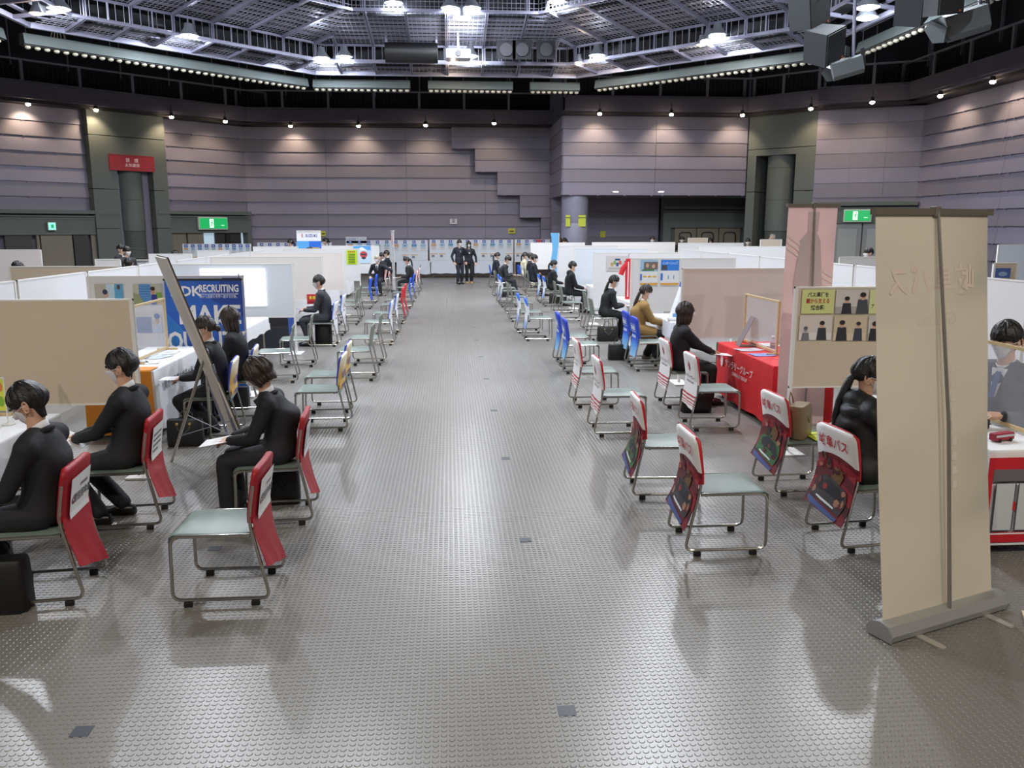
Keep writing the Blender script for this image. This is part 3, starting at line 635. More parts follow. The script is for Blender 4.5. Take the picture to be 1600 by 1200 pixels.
def cover_mesh(m, zb, flare=.0, zf=.50, w=.228, skew=0., name='cover', folds=0.):
    """slip cover over the back: closed sleeve on top and a rear sheet hanging down to zb"""
    mb = MB(); zs = [.812, .806, .79, .765, .72, .66, .6, .55, zf]; wf = [.72, .84, .94, .99, 1, 1, 1, 1, 1]
    rings = []
    for z, f in zip(zs, wf):
        x = back_x(min(z, .79)); ww = w*f; t = .010 if z > .81 else .017
        rings.append([(x-t, -ww*.97, z), (x-t-.008, -ww*.5, z), (x-t-.009, 0, z), (x-t-.008, ww*.5, z), (x-t, ww*.97, z), (x, ww*1.03, z), (x+t, ww*.97, z), (x+t*.7, 0, z), (x+t, -ww*.97, z), (x, -ww*1.03, z)])
    mb.loft(rings)
    n = 9; cols = 9; up, lo = [], []
    for i in range(n):
        f = i/(n-1); r0, r1 = [], []
        for j in range(cols):
            u = j/(cols-1)*2-1; z_end = zb+skew*u
            z = zf+.02+(z_end-zf-.02)*f; x = back_x(max(z, .47) if z > .3 else .47)-.022-flare*f*f-.012*math.sin(PI*f)*(1-u*u)+folds*math.sin(u*7+i*.8)*f
            r0.append((x, w*u*(1+.03*f), z)); r1.append((x+.005, w*u*(1+.03*f), z))
        up.append(r0+r1[::-1])
    mb.loft(up)
    return mb.mesh(name, m, 60)
PARAM = {}
def rear_x(y, z, P=(.2, 0., .5, .228, 0.)):
    zb, flare, zf, w, skew = P
    if z >= zf: return back_x(min(z, .79))-.0275
    u = y/w; z_end = zb+skew*u; f = min(1, max(0, (zf+.02-z)/(zf+.02-z_end)))
    return min(back_x(max(z, .47) if z > .3 else .47)-.022-flare*f*f-.012*math.sin(PI*f)*(1-min(1, u*u)), back_x(max(z,.47))-.0275 if z > zf-.03 else 9)
def onback(txt, size, z, col, y=0., bold=True, PP=(.2, 0., .5, .228, 0.), off=.0, sx=1.):
    """lettering mesh on the rear of a cover (reads left to right seen from behind)"""
    vs, fs = text_mesh(txt, size, 0, .015*size if bold else 0); mb = MB()
    out = []
    for a, b_, c in vs:
        zz = z+b_; out.append((rear_x(-(a*sx)+y, zz, PP)-.004-off, -(a*sx)+y, zz))     # seen from behind, +a must run to -y
    mb.add(out, fs); me = bpy.data.meshes.new('lettering'); me.from_pydata(mb.v, [], mb.f); me.materials.append(pcol(col)); return me
def patch(pts, col, off=.002, name='print', PP=(.2, 0., .5, .228, 0.)):
    """flat ink patch (y,z outline) on the rear of a cover"""
    me = bpy.data.meshes.new(name)
    # fan of thin strips so the print follows the hanging cloth
    zs = [q[1] for q in pts]; z0, z1 = min(zs), max(zs); n = max(4, int((z1-z0)/.03)); V, Fc = [], []
    def span(z):
        xs = []
        for (ya, za), (yb, zb_) in zip(pts, pts[1:]+pts[:1]):
            if (za-z)*(zb_-z) <= 0 and abs(za-zb_) > 1e-9: xs.append(ya+(yb-ya)*(z-za)/(zb_-za))
        return (min(xs), max(xs)) if xs else None
    for k in range(n+1):
        z = z0+(z1-z0)*min(.999, max(.001, k/n)); a, b_ = span(z)
        for j in range(4): yy = a+(b_-a)*j/3; V.append((rear_x(-yy, z, PP)-.0035-off, -yy, z))
        if k: 
            for j in range(3): Fc.append((4*k-4+j, 4*k-3+j, 4*k+1+j, 4*k+j))
    me.from_pydata(V, [], Fc)
    me.materials.append(pcol(col) if isinstance(col, tuple) else col); return me
def rect(y0, y1, z0, z1): return [(y0, z0), (y1, z0), (y1, z1), (y0, z1)]
def ell(cy, cz, a, b_, n=12): return [(cy+a*math.cos(2*PI*i/n), cz+b_*math.sin(2*PI*i/n)) for i in range(n)]
def mesh_cloth():
    m = mat('red_mesh_cloth', (178, 24, 40), .5); nt = m.node_tree; N = nt.nodes; b = N['Principled BSDF']
    tc = N.new('ShaderNodeTexCoord'); out = N['Material Output']; tr = N.new('ShaderNodeBsdfTransparent'); mx = N.new('ShaderNodeMixShader')
    w1 = N.new('ShaderNodeTexVoronoi'); w1.inputs['Scale'].default_value = 260; nt.links.new(tc.outputs['Object'], w1.inputs['Vector'])
    mr = N.new('ShaderNodeMapRange'); nt.links.new(w1.outputs['Distance'], mr.inputs[0]); mr.inputs[1].default_value = .2; mr.inputs[2].default_value = .6; mr.inputs[3].default_value = .55; mr.inputs[4].default_value = .95
    nt.links.new(mr.outputs[0], mx.inputs[0]); nt.links.new(tr.outputs[0], mx.inputs[1]); nt.links.new(b.outputs[0], mx.inputs[2]); nt.links.new(mx.outputs[0], out.inputs[0]); return m
M_REDM = mesh_cloth()
def red_cover():
    me = cover_mesh(M_REDM, .17, flare=.07, skew=.07, w=.226, folds=.008); me.materials.append(mat('red_cover_edge', (170, 22, 36), .35)); return me
CV = {}
CV['redmesh'] = (red_cover(), [('paper', patch(rect(-.165, .165, .50, .735), (232, 230, 228), .006)), ('lettering', onback('関信用金庫', .06, .60, (70, 66, 72), -.03, off=.008)), *[('lettering', patch(rect(-.01+.022*k, .004+.022*k, .656, .674), (130, 126, 130), .008)) for k in range(6)], ('emblem', patch(ell(-.125, .60, .022, .022), (130, 50, 60), .009)), ('emblem', patch(ell(-.125, .606, .012, .008), (220, 200, 200), .010))], None)
CV['redmesh2'] = (CV['redmesh'][0], [('paper', patch(rect(-.155, .155, .49, .735), (228, 227, 226), .006))]+[('lettering', patch(rect(-.12+.026*k, -.102+.026*k, z_, z_+.018), (140, 138, 140), .008)) for z_ in (.66, .62, .58, .54) for k in range(9 if z_ > .55 else 6)], None)
CV['redfar'] = (cover_mesh(mat('red_cloth', (205, 30, 45), .6), .16, flare=.05, skew=.05, folds=.015), [('print', patch(rect(-.1, .1, .32, .36), (235, 200, 200))), ('print', patch(rect(-.12, .06, .42, .45), (235, 200, 200)))], None)
m_y = zoned('cover_beer_print', [(.0, (90, 180, 225)), (.40, (110, 190, 225)), (.47, (205, 150, 60)), (.55, (226, 190, 110)), (.60, (215, 170, 80)), (.70, (226, 208, 168)), (.74, (238, 228, 205))], .6, 0, (6, .14, 1))
CV['yellow'] = (cover_mesh(m_y, .40, flare=-.02, w=.232, zf=.5), [('lettering', onback('NDK', .13, .585, (30, 60, 190), .0)), *[('lettering', patch(rect(-.13+.028*k, -.11+.028*k, .465, .495), (40, 70, 150), .004)) for k in range(9)]], (40, 70, 200))
m_f = zoned('cover_bus_art', [(.0, (40, 60, 120)), (.2, (120, 20, 34)), (.29, (70, 20, 28)), (.36, (140, 26, 40)), (.45, (96, 18, 30)), (.52, (150, 34, 44)), (.585, (112, 20, 32)), (.625, (236, 234, 232))], .6, .9, None)
BP = (.215, .085, .5, .23, .03)
_q = random.Random(5)
def bus_art(green):
    b1 = (58, 104, 58) if green else (62, 56, 60)
    return [('lettering', onback('岐阜バス', .088, .70, (190, 24, 44), 0, PP=BP)),
            ('print', patch(PP=BP, pts=[(-.2, .30), (.17, .24), (.2, .33), (.18, .41), (-.05, .47), (-.19, .42)], col=b1)), ('print', patch(PP=BP, pts=[(-.15, .36), (.12, .33), (.14, .40), (-.03, .44), (-.14, .41)], col=(34, 38, 46), off=.003)),
            ('print', patch(PP=BP, pts=[(-.2, .25), (.16, .20), (.17, .225), (-.2, .29)], col=(64, 84, 140), off=.003)), ('print', patch(PP=BP, pts=[(-.12, .30), (.1, .27), (.1, .285), (-.12, .315)], col=(220, 225, 225), off=.004)),
            ('print', patch(PP=BP, pts=[(-.03, .44), (.09, .43), (.12, .50), (.06, .55), (0, .53)], col=(104, 76, 36), off=.002))]+[
            ('print', patch(PP=BP, pts=ell(_q.uniform(-.17, .17), _q.uniform(.27, .60), _q.uniform(.012, .04), _q.uniform(.01, .03), 7), col=_q.choice([(70, 14, 24), (150, 44, 50), (92, 22, 30), (50, 30, 32), (120, 70, 50), (40, 44, 54), (168, 120, 96), (128, 30, 40)]), off=.0035)) for _ in range(26)]
CV['busA'] = (cover_mesh(m_f, .215, flare=.085, skew=.03, w=.23), bus_art(False), (205, 30, 44)); CV['busB'] = (CV['busA'][0], bus_art(True), (205, 30, 44))
m_g = zoned('cover_white_red', [(0, (232, 228, 228)), (.26, (190, 30, 50)), (.268, (232, 228, 228)), (.285, (190, 30, 50)), (.295, (232, 228, 228)), (.315, (190, 30, 50)), (.33, (232, 228, 228)), (.352, (190, 30, 50)), (.375, (234, 231, 231))], .7)
CV['white_red'] = (cover_mesh(m_g, .235, flare=.03, skew=.02, folds=.005), [('lettering', onback('サンラリーグループ', .044, .555, (60, 58, 62), 0)), ('lettering', onback('SUNRALLY GROUP', .03, .505, (70, 66, 70), 0)), ('emblem', patch([(0, .62), (.035, .655), (.028, .70), (0, .735), (-.012, .70), (-.03, .67)], (190, 40, 55))), ('emblem', patch([(.002, .625), (.012, .66), (.004, .70), (-.004, .66)], (235, 232, 232), .003))], (200, 30, 50))
m_h = zoned('cover_blue_sky', [(0, (205, 228, 242)), (.30, (120, 180, 230)), (.42, (60, 130, 220)), (.47, (28, 72, 196)), (.8, (24, 62, 190))], .6, .5, (5, .12, 1))
CV['blue'] = (cover_mesh(m_h, .205, flare=.03, skew=-.01), [*[('lettering', patch(rect(-.14+.062*k, -.092+.062*k, .61, .675), (225, 232, 245), .003)) for k in range(4)], *[('lettering', patch(rect(-.13+.036*k, -.104+.036*k, .495, .535), (215, 228, 245), .003)) for k in range(7)], ('print', patch(rect(-.16, .16, .692, .699), (225, 232, 245))), ('print', patch(rect(-.16, .16, .584, .591), (225, 232, 245))), ('print', patch(rect(-.16, -.153, .584, .699), (225, 232, 245))), ('print', patch(rect(.153, .16, .584, .699), (225, 232, 245)))], None)
CV['bluefar'] = (cover_mesh(mat('blue_cloth', (28, 88, 215), .6), .22, flare=.02), [('print', patch(rect(-.12, .12, .42, .46), (190, 205, 235)))], None)
CV['bluecap'] = (cover_mesh(mat('blue_cloth', (0, 0, 0)), .50, zf=.53), [('print', patch(rect(-.12, .12, .60, .625), (190, 205, 240)))], None)
m_d = zoned('cover_white_plain', [(0, (236, 236, 240)), (.5, (238, 238, 242))], .7)
CV['white_blue_top'] = (cover_mesh(m_d, .20, flare=.0, skew=.02), [('lettering', patch([(-.06, .56), (-.02, .56), (-.03, .64), (-.06, .65)], (205, 60, 50))), ('lettering', patch([(.01, .55), (.05, .57), (.06, .64), (.0, .63)], (205, 60, 50))), ('print', patch(rect(-.06, .06, .49, .515), (60, 70, 120)))], (50, 90, 215))
m_i = zoned('cover_white_blue', [(0, (70, 120, 220)), (.36, (150, 180, 232)), (.44, (232, 236, 242)), (.74, (232, 236, 242)), (.75, (50, 110, 220))], .7, 1.2, (8, .10, 1))
CV['white_blue'] = (cover_mesh(m_i, .215, flare=.03), [('print', patch(rect(-.07, .07, .55, .565), (70, 80, 130))), ('print', patch(rect(-.05, .08, .52, .53), (90, 100, 150)))], None)
CV['pale_stripe'] = (cover_mesh(zoned('cover_pale', [(0, (236, 226, 226)), (.5, (238, 230, 230))], .7), .24, flare=.01), [('print', patch(rect(-.03, .03, .3, .7), (205, 70, 80)))], (190, 60, 70))
PROTO = {}
def side_trim(col):                                            # the contrasting front lining that shows along the edge of a cover
    mb = MB(); pts = [(back_x(z)+.012, z) for z in (.50, .58, .66, .74, .785)]
    for s in (-1, 1): mb.tube([(x, s*.232, z) for x, z in pts]+[(back_x(.79), s*.205, .808)], [.006, .008, .010, .011, .011, .006], 6)
    mb.tube([(back_x(.79)+.004, y, .815-.012*(abs(y)/.2)**4) for y in np.linspace(-.2, .2, 9)], .006, 6)
    mb.loft([[(back_x(z)+.0135+dx, -.225, z), (back_x(z)+.0135+dx, .225, z)][::1]+[(back_x(z)+.017+dx, .225, z), (back_x(z)+.017+dx, -.225, z)] for z, dx in ((.5, 0), (.6, 0), (.7, 0), (.785, .002))])
    return mb.mesh('lining', pcol(col), 60)
def chair_proto(kind):
    t = thing('stacking_chair', 'x', 'chair'); 
    for s in (-1, 1): link('side_frame', SIDE, t, (0, s*.222, 0))
    for x, z in ((.22, .415), (-.15, .415)): link('cross_bar', XBAR, t, (x, 0, z))
    for sx in (-.2, .18):
        for s in (-1, 1): link('foot_pad', PADM, t, (sx, s*.222, 0))
    link('seat', SEAT, t); link('backrest', BACKM, t)
    if kind != 'plain':
        me, prints, lin = CV[kind]; c = link('cover', me, t)
        for nm, pm in prints: link(nm, pm, c)
        if lin: link('lining', side_trim(lin), c)
    return t
CHAIRS = {}
def chair(kind, px, py, s, label, cid=None, dx=0., dy=0., rot=0., grp=None):
    """px,py: pixel of the rear foot pad nearest the camera; s=+1 faces right, -1 faces left"""
    g = gz(px, py); x = g.x+s*.2+dx; y = g.y+.222+dy
    if kind not in PROTO: PROTO[kind] = chair_proto(kind); t = PROTO[kind]
    else: t = copy_tree(PROTO[kind])
    t.location = (x, y, 0); t.rotation_euler = (0, 0, (0 if s > 0 else PI)+rot); t['label'] = label
    if grp: t['group'] = grp
    if cid: CHAIRS[cid] = (x, y, s)
    return t
R_ = 'aisle '
# left block, from the front
chair('redmesh', 400, 945, -1, 'empty chair in red mesh cover with white paper, nearest on the left of the aisle', 'L1')
chair('redmesh2', 469, 821, -1, 'red mesh covered chair under the woman reading in the left aisle row', 'L2', rot=.06)
chair('redmesh2', 229, 829, -1, 'red mesh covered chair under the man writing near the orange cloth', 'L3', rot=.1)
chair('redmesh', 101, 949, -1, 'red mesh covered chair with bank paper under the man at the left edge', 'L4', rot=.1)
chair('yellow', 360, 687, -1, 'yellow and blue covered chair under the woman with a hair bun', 'L5', rot=.12)
chair('yellow', 393, 656, -1, 'yellow and blue covered chair under the bob haired woman by the blue banner', 'L6', rot=.12)
chair('yellow', 532, 674, -1, 'empty yellow and blue covered chair, nearer of two beside the left aisle', 'Y1')
chair('yellow', 541, 645, -1, 'empty yellow and blue covered chair, farther of two beside the left aisle', 'Y2')
chair('plain', 580, 595.5, -1, 'bare green-grey chair by the left aisle, nearer one behind the yellow covers', 'C1')
chair('plain', 593, 571, -1, 'bare green-grey chair by the left aisle, farther one behind the yellow covers', 'C2')
chair('plain', 454, 599, -1, 'bare green-grey chair in front of the white table, nearer the camera', 'C3', rot=.12)
chair('plain', 484, 574, -1, 'bare green-grey chair beside the man with glasses and a booklet', 'C4', rot=.1)
chair('white_blue_top', 610, 540, -1, 'white covered chair with red letters by the left aisle, nearer one', 'D1')
chair('white_blue_top', 619, 523, -1, 'white covered chair with red letters by the left aisle, farther one', 'D2')
chair('white_blue_top', 524, 542, -1, 'white covered chair under the man with glasses and a booklet', 'D3', dx=-.02)
chair('white_blue_top', 535, 525, -1, 'empty white covered chair just behind the man with the booklet', 'D4')
chair('redfar', 628, 506.5, -1, 'red covered chair by the left aisle, nearer one of the red pair', 'E1')
chair('redfar', 632, 497.5, -1, 'red covered chair by the left aisle, farther one of the red pair', 'E2')
chair('plain', 557, 508, -1, 'bare chair in the left inner row, nearer one by the lime notice', 'E3')
chair('plain', 562, 499, -1, 'bare chair in the left inner row, farther one by the lime notice', 'E4')
chair('bluefar', 640, 482.5, -1, 'all blue covered chair in the left aisle row, nearer one', 'B1')
chair('bluefar', 645.5, 473, -1, 'all blue covered chair in the left aisle row, farther one', 'B2')
chair('bluefar', 578, 483, -1, 'all blue covered chair in the left inner row, nearer one', 'B3')
chair('bluefar', 587, 474, -1, 'all blue covered chair in the left inner row beside the turned man', 'B4')
chair('pale_stripe', 650.5, 465, -1, 'pale covered chair under the ponytail woman in the left aisle row', 'W1')
chair('pale_stripe', 654.5, 457, -1, 'pale covered chair, last but one of the left aisle row', 'W2')
chair('pale_stripe', 602, 462, -1, 'pale covered chair under the turned elderly man', 'W3')
chair('pale_stripe', 608, 455, -1, 'pale covered chair under the man behind the turned elderly man', 'W4')
chair('plain', 656, 449, -1, 'bare chair at the far end of the left aisle row', 'W5')
chair('plain', 613, 447, -1, 'bare chair under the farthest man of the left inner row', 'W6')
# right block
chair('busA', 1089, 869, 1, 'empty bus print covered chair, nearest on the right of the aisle', 'F1')
chair('busB', 1006, 781, 1, 'empty bus print covered chair, second from the front right of the aisle', 'F2', rot=-.05)
chair('busA', 1321, 862, 1, 'bus print covered chair under the woman in the black padded coat', 'F3', rot=.12)
chair('busB', 1221.5, 775, 1, 'bus print covered chair carrying a brown leather bag', 'F4', rot=.05)
chair('white_red', 940, 683, 1, 'empty white and red striped covered chair by the right aisle, nearer one', 'G1')
chair('white_red', 906.5, 637.5, 1, 'empty white and red striped covered chair by the right aisle, farther one', 'G2')
chair('white_red', 1088, 674, 1, 'empty white and red striped covered chair beside the red table', 'G3')
chair('white_red', 1046, 638, 1, 'white and red striped covered chair under the bob haired woman at the red table', 'G4')
chair('blue', 887.5, 584.5, 1, 'blue sky print covered chair by the right aisle, nearer one', 'H1')
chair('blue', 876.5, 569.5, 1, 'blue sky print covered chair by the right aisle, farther one', 'H2')
chair('blue', 997, 580.5, 1, 'empty blue sky print covered chair in front of the tan coat', 'H3')
chair('blue', 983, 567, 1, 'blue sky print covered chair under the woman in the tan coat', 'H4')
chair('white_blue', 825, 533, 1, 'white and blue tipped covered chair by the right aisle, nearer one', 'I1')
chair('white_blue', 812.5, 521, 1, 'white and blue tipped covered chair by the right aisle, farther one', 'I2')
chair('plain', 927, 532, 1, 'bare chair under the woman in black with a black bag on the floor', 'K1')
chair('plain', 917, 517, 1, 'empty bare chair just behind the woman with the floor bag', 'K2')
chair('plain', 801, 503, 1, 'bare chair by the right aisle behind the white and blue pair, nearer one', 'A1')
chair('plain', 794.5, 491, 1, 'bare chair by the right aisle behind the white and blue pair, farther one', 'A2')
chair('plain', 879, 502, 1, 'empty bare chair in front of the man in the black hoodie', 'J1')
chair('plain', 869, 489.5, 1, 'bare chair under the man in the black hoodie', 'J2')
chair('white_blue', 785, 480, 1, 'far white and blue covered chair in the right aisle row, nearer one', 'AW1')
chair('white_blue', 781, 474, 1, 'far white and blue covered chair in the right aisle row, farther one', 'AW2')
chair('white_blue', 852, 479, 1, 'far white and blue covered chair under the woman with a mask turned right', 'WB1')
chair('white_blue', 844, 473.5, 1, 'far empty white and blue covered chair in the right inner row', 'WB2')
chair('plain', 775, 463, 1, 'bare chair under the man bending over his papers', 'M1', rot=-.2)
chair('plain', 826, 463, 1, 'bare chair under the nearer of two dark suited men, right inner row', 'M2')
chair('plain', 821, 457, 1, 'bare chair under the farther of two dark suited men, right inner row', 'M3')
chair('bluecap', 767, 450, 1, 'chair with a short blue cover at the far end of the right aisle', 'N1')
chair('bluecap', 812, 450, 1, 'chair with a short blue cover under the woman in the cream coat', 'N2', rot=.1)

# ================================================================ PEOPLE
def remesh(mb, voxel, smooth=3, name='body'):
    """fuse overlapping closed shapes into one continuous surface"""
    me = bpy.data.meshes.new('tmp'); me.from_pydata(mb.v, [], mb.f); bm = bmesh.new(); bm.from_mesh(me); bmesh.ops.recalc_face_normals(bm, faces=bm.faces); bm.to_mesh(me); bm.free()
    o = bpy.data.objects.new('tmp', me); COL.objects.link(o); md = o.modifiers.new('r', 'REMESH'); md.mode = 'VOXEL'; md.voxel_size = voxel; md.adaptivity = 0
    if smooth: s = o.modifiers.new('s', 'SMOOTH'); s.iterations = smooth; s.factor = .5
    dg = bpy.context.evaluated_depsgraph_get(); r = bpy.data.meshes.new_from_object(o.evaluated_get(dg)); bpy.data.objects.remove(o); bpy.data.meshes.remove(me)
    r.name = name; r.polygons.foreach_set('use_smooth', [True]*len(r.polygons)); return r
def limb(mb, pts, rad, n=10):
    """capsule chain: tube with ball ends at the joints"""
    pts = [Vector(p) for p in pts]
    for i in range(len(pts)-1):
        a, b_ = pts[i], pts[i+1]; mb.tube([a, a.lerp(b_, .33), a.lerp(b_, .66), b_], [rad[i], rad[i]*.67+rad[i+1]*.33+.002, rad[i]*.33+rad[i+1]*.67, rad[i+1]], n)
    for p, r in zip(pts, rad): mb.ball(p, r, n, 7)
def ik(a, b_, l1, l2, hint):
    a, b_ = Vector(a), Vector(b_); d = b_-a; L = min(d.length, (l1+l2)*.995); u = d.normalized(); c = (l1*l1-l2*l2+L*L)/(2*L); h = math.sqrt(max(0, l1*l1-c*c))
    v = Vector(hint); v = (v-u*v.dot(u)).normalized(); return a+u*c+v*h, a+u*L
# ---- head (unit metres, face towards +x, centre of skull at origin)
def head_r(az, el):
    """radius of the head in direction az (0 = face), el"""
    cx, sx, ce, se = math.cos(az), math.sin(az), math.cos(el), math.sin(el)
    d = (cx*ce, sx*ce, se); fwd = .096 if cx > 0 else .102; up = .118 if se > 0 else .128; sd = .077
    if se < 0: sd = .077-.022*min(1, (-se)*1.25); fwd = fwd-(.004 if cx > 0 else .048*min(1, -se*1.3))
    r = 1/math.sqrt((d[0]/fwd)**2+(d[1]/sd)**2+(d[2]/up)**2)
    def g(a0, e0, wa, we): return math.exp(-((az-a0)/wa)**2-((el-e0)/we)**2)
    r += .021*g(0, -.22, .16, .14)+.010*g(0, -.08, .11, .16)                    # nose and bridge
    r += .005*g(0, .16, .6, .10)                                                # brow
    for s in (-1, 1): r -= .009*g(s*.36, .0, .17, .12)                           # eye sockets
    r += .006*g(0, -.62, .32, .10)+.009*g(0, -.95, .38, .14)                     # lips, chin
    return r
def head_pt(az, el, k=0.): r = head_r(az, el)+k; return Vector((r*math.cos(az)*math.cos(el), r*math.sin(az)*math.cos(el), r*math.sin(el)))
def head_shape(mb, n=28, m=18):
    rings = []
    for i in range(m):
        el = -PI/2+.08+(PI-.16)*i/(m-1); rings.append([head_pt((2*PI*k/n+PI) % (2*PI)-PI, el) for k in range(n)])
    mb.loft(rings)
def hair_mesh(style, col_m, n=56, seed=1, thick=.020):
    rg = random.Random(seed); mb = MB(); outer = []; inner = []; m = 13
    for k in range(n):
        az = 2*PI*k/n-PI; a = abs(az); nz = rg.uniform(-1, 1)
        # lower border (elevation) of the hair for each direction
        if style in ('short', 'shortlow', 'grey', 'bald'):
            if a < .55: lo = .42+.10*nz if style == 'grey' else .20+.12*nz
            elif a < 1.05: lo = .22-.2*(a-.55)
            elif a < 1.75: lo = .02-.05*(a-1.05)
            else: lo = -.30-.52*min(1, (a-1.75)/.7)
            if style == 'bald' and a < 2.2: lo = .9-.35*max(0, a-1)
        elif style in ('bob', 'fem'):
            if a < .5: lo = .16+.08*nz
            elif a < .85: lo = .0
            else: lo = -.35
        else:   # tied back
            if a < .4: lo = .34+.05*nz
            elif a < .9: lo = .14+.05*nz
            elif a < 1.6: lo = -.02
            else: lo = -.25-.35*min(1, (a-1.6)/.8)
        th = thick*(1 if a > .5 else .8)+(.008 if a > 2.2 and style in ('bob', 'fem', 'short') else 0)
        o_, i_ = [], []
        for j in range(m):
            t = j/(m-1); el = PI/2-.02+(lo-PI/2)*t; st = .0035*nz*min(1, t*3)+.003*math.sin(k*2.4+j*.5)
            kk = th*(1-.55*max(0, t-.85)/.15 if style not in ('bob', 'fem') else 1)*min(1, .75+.25*t)*((1-.6*t**4) if style in ('short', 'shortlow', 'grey') else 1)+st
            o_.append(head_pt(az, el, kk)); i_.append(head_pt(az, el, -.004))
        if style in ('bob', 'fem') and a > .6:                         # the bob goes on down from the ears
            p = o_[-1].copy(); L = (.12 if style == 'bob' else .06)+.006*nz; q = i_[-1].copy(); wd = .9 if a > 2.2 else 1.
            for j in range(1, 5):
                t = j/4; c = 1-.10*t*t; o_.append(Vector((p.x*c-.004*t, p.y*(c+.06*math.sin(PI*t)), p.z-L*t))); i_.append(Vector((p.x*.80, p.y*.80, p.z-L*t)))
        elif style in ('bob', 'fem'):
            for j in range(4): o_.append(o_[-1].copy()); i_.append(i_[-1].copy())
        if style in ('short', 'shortlow', 'grey'):                   # hair runs on down to the nape at the back
            dn = .05*max(0, min(1, (a-1.9)/.5)); p = o_[-1].copy(); q = i_[-1].copy()
            for j in range(1, 4): t = j/3; o_.append(p+Vector((.012*t+dn*.15*t, -p.y*.25*t*(dn > 0), -dn*t))); i_.append(q+Vector((.012*t, -q.y*.25*t*(dn > 0), -dn*t)))
        outer.append(o_); inner.append(i_)
    cols = [o_+i_[::-1] for o_, i_ in zip(outer, inner)]
    vs = [p for c in cols for p in c]; L = len(cols[0]); fs = []
    for k in range(n):
        k2 = (k+1) % n
        for j in range(L-1): fs.append((k*L+j, k2*L+j, k2*L+j+1, k*L+j+1))
    mb.add(vs, fs); mb.ball((-.005, 0, .112+thick*.55), (.035, .03, .012), 12, 6)
    if style == 'bun': mb.ball((-.125, 0, -.03), (.036, .038, .038), 14, 9); mb.ball((-.10, 0, -.02), (.03, .03, .03), 10, 7)
    if style == 'pony':
        mb.tube([(-.10, 0, .02), (-.125, 0, .015), (-.14, 0, -.05), (-.135, 0, -.13), (-.12, 0, -.22), (-.11, 0, -.28)], [.02, .022, .028, .026, .018, .004], 10)
    if style == 'longpony':
        mb.tube([(-.085, 0, -.03), (-.105, 0, -.045), (-.118, 0, -.12), (-.135, 0, -.22), (-.14, 0, -.33), (-.135, 0, -.42)], [.024, .026, .030, .028, .02, .004], 10)
    return mb.mesh('hair', col_m, True)
def ear_mesh(m):
    mb = MB()
    for s in (-1, 1):
        c = Vector((-.012, s*.076, -.018))
        for k in range(10):
            a0, a1 = 2*PI*k/10, 2*PI*(k+1)/10
            P = lambda a: c+Vector((.018*math.cos(a)-.006*math.sin(a), s*(.010+.006*math.cos(a+PI)), .031*math.sin(a)))
            mb.tube([P(a0), P(a1)], .0055, 6)
        mb.ball(c+Vector((.002, s*.003, 0)), (.013, .006, .024), 10, 7)
    return mb.mesh('ears', m, True)
def face_mesh(dark, brown):
    mb = MB()
    for s in (-1, 1):
        p = head_pt(s*.36, .0, -.001); mb.ball(p, (.006, .012, .0065), 10, 6, 1); mb.ball(p+Vector((.0035, 0, 0)), (.004, .0055, .0055), 8, 6, 0)
        mb.tube([head_pt(s*a, e, .0015) for a, e in ((.20, .15), (.34, .185), (.50, .15))], [.002, .003, .0015], 6, 0)          # brow
        mb.tube([head_pt(s*a, e, .003) for a, e in ((.24, .03), (.36, .06), (.48, .02))], .0015, 5, 0)                          # lid line
    return mb
def mask_mesh(m, strap=True):
    mb = MB(); rings = []
    els = [(-.06, .62, .004), (-.12, .80, .012), (-.30, .98, .013), (-.42, 1.02, .009), (-.50, 1.0, .013), (-.62, .96, .009), (-.72, .90, .012), (-.95, .74, .010), (-1.12, .55, .006)]
    nn = 17; vs = []
    for e, aw, k in els: vs.append([head_pt(aw*(2*j/(nn-1)-1), e+.05*abs(2*j/(nn-1)-1), k*(1-.6*abs(2*j/(nn-1)-1)**3)+(.006*math.exp(-((2*j/(nn-1)-1)/.25)**2))) for j in range(nn)])
    inn = [[p*.985 for p in r] for r in vs]
    mb.loft([r+i[::-1] for r, i in zip(vs, inn)])
    if strap:
        for s in (-1, 1):
            for e in (-.10, -.80): mb.tube([head_pt(s*(.78 if e > -.5 else .74), e, .004), head_pt(s*1.1, e*.8-.02, .006), head_pt(s*1.5, -.20 if e < -.5 else -.02, .010), head_pt(s*1.66, -.12, .012)], .002, 5)
    return mb.mesh('face_mask', m, 50)
def glasses_mesh(m):
    mb = MB()
    for s in (-1, 1):
        c = head_pt(s*.34, -.02, .012); pts = [c+Vector((-.006*abs(math.cos(a)), .024*math.cos(a), .017*math.sin(a))) for a in np.linspace(0, 2*PI, 13)]; mb.tube(pts, .0014, 5)
        mb.tube([c+Vector((-.004, s*.024, .004)), head_pt(s*1.0, .04, .008), head_pt(s*1.6, .03, .012)], .0014, 5)
    mb.tube([head_pt(.17, -.01, .008), head_pt(0, -.0, .012), head_pt(-.17, -.01, .008)], .0014, 5)
    return mb.mesh('glasses', m, True)
M_HAIRB = mat('hair_black', (24, 21, 20), .38, bump=.4, bscale=120); M_HAIRBR = mat('hair_dark_brown', (44, 32, 26), .38, bump=.4, bscale=120); M_HAIRG = mat('hair_grey', (170, 160, 145), .5, bump=.3, bscale=120)
M_SKIN = mat('skin', (205, 160, 135), .5); M_MASK = mat('mask_white', (225, 222, 225), .7); M_SUIT = mat('suit_black', (25, 26, 31), .78, bump=.5, bscale=11); M_NAVY = mat('suit_navy', (30, 33, 44), .78, bump=.5, bscale=11)
M_CHAR = mat('suit_charcoal', (46, 47, 52), .78); M_SHIRT = mat('shirt_white', (232, 232, 235), .7); M_SHOE = mat('shoe_black', (16, 16, 17), .35); M_EYE = mat('eye_white', (225, 220, 215), .4); M_DK = mat('eye_dark', (25, 20, 18), .4)
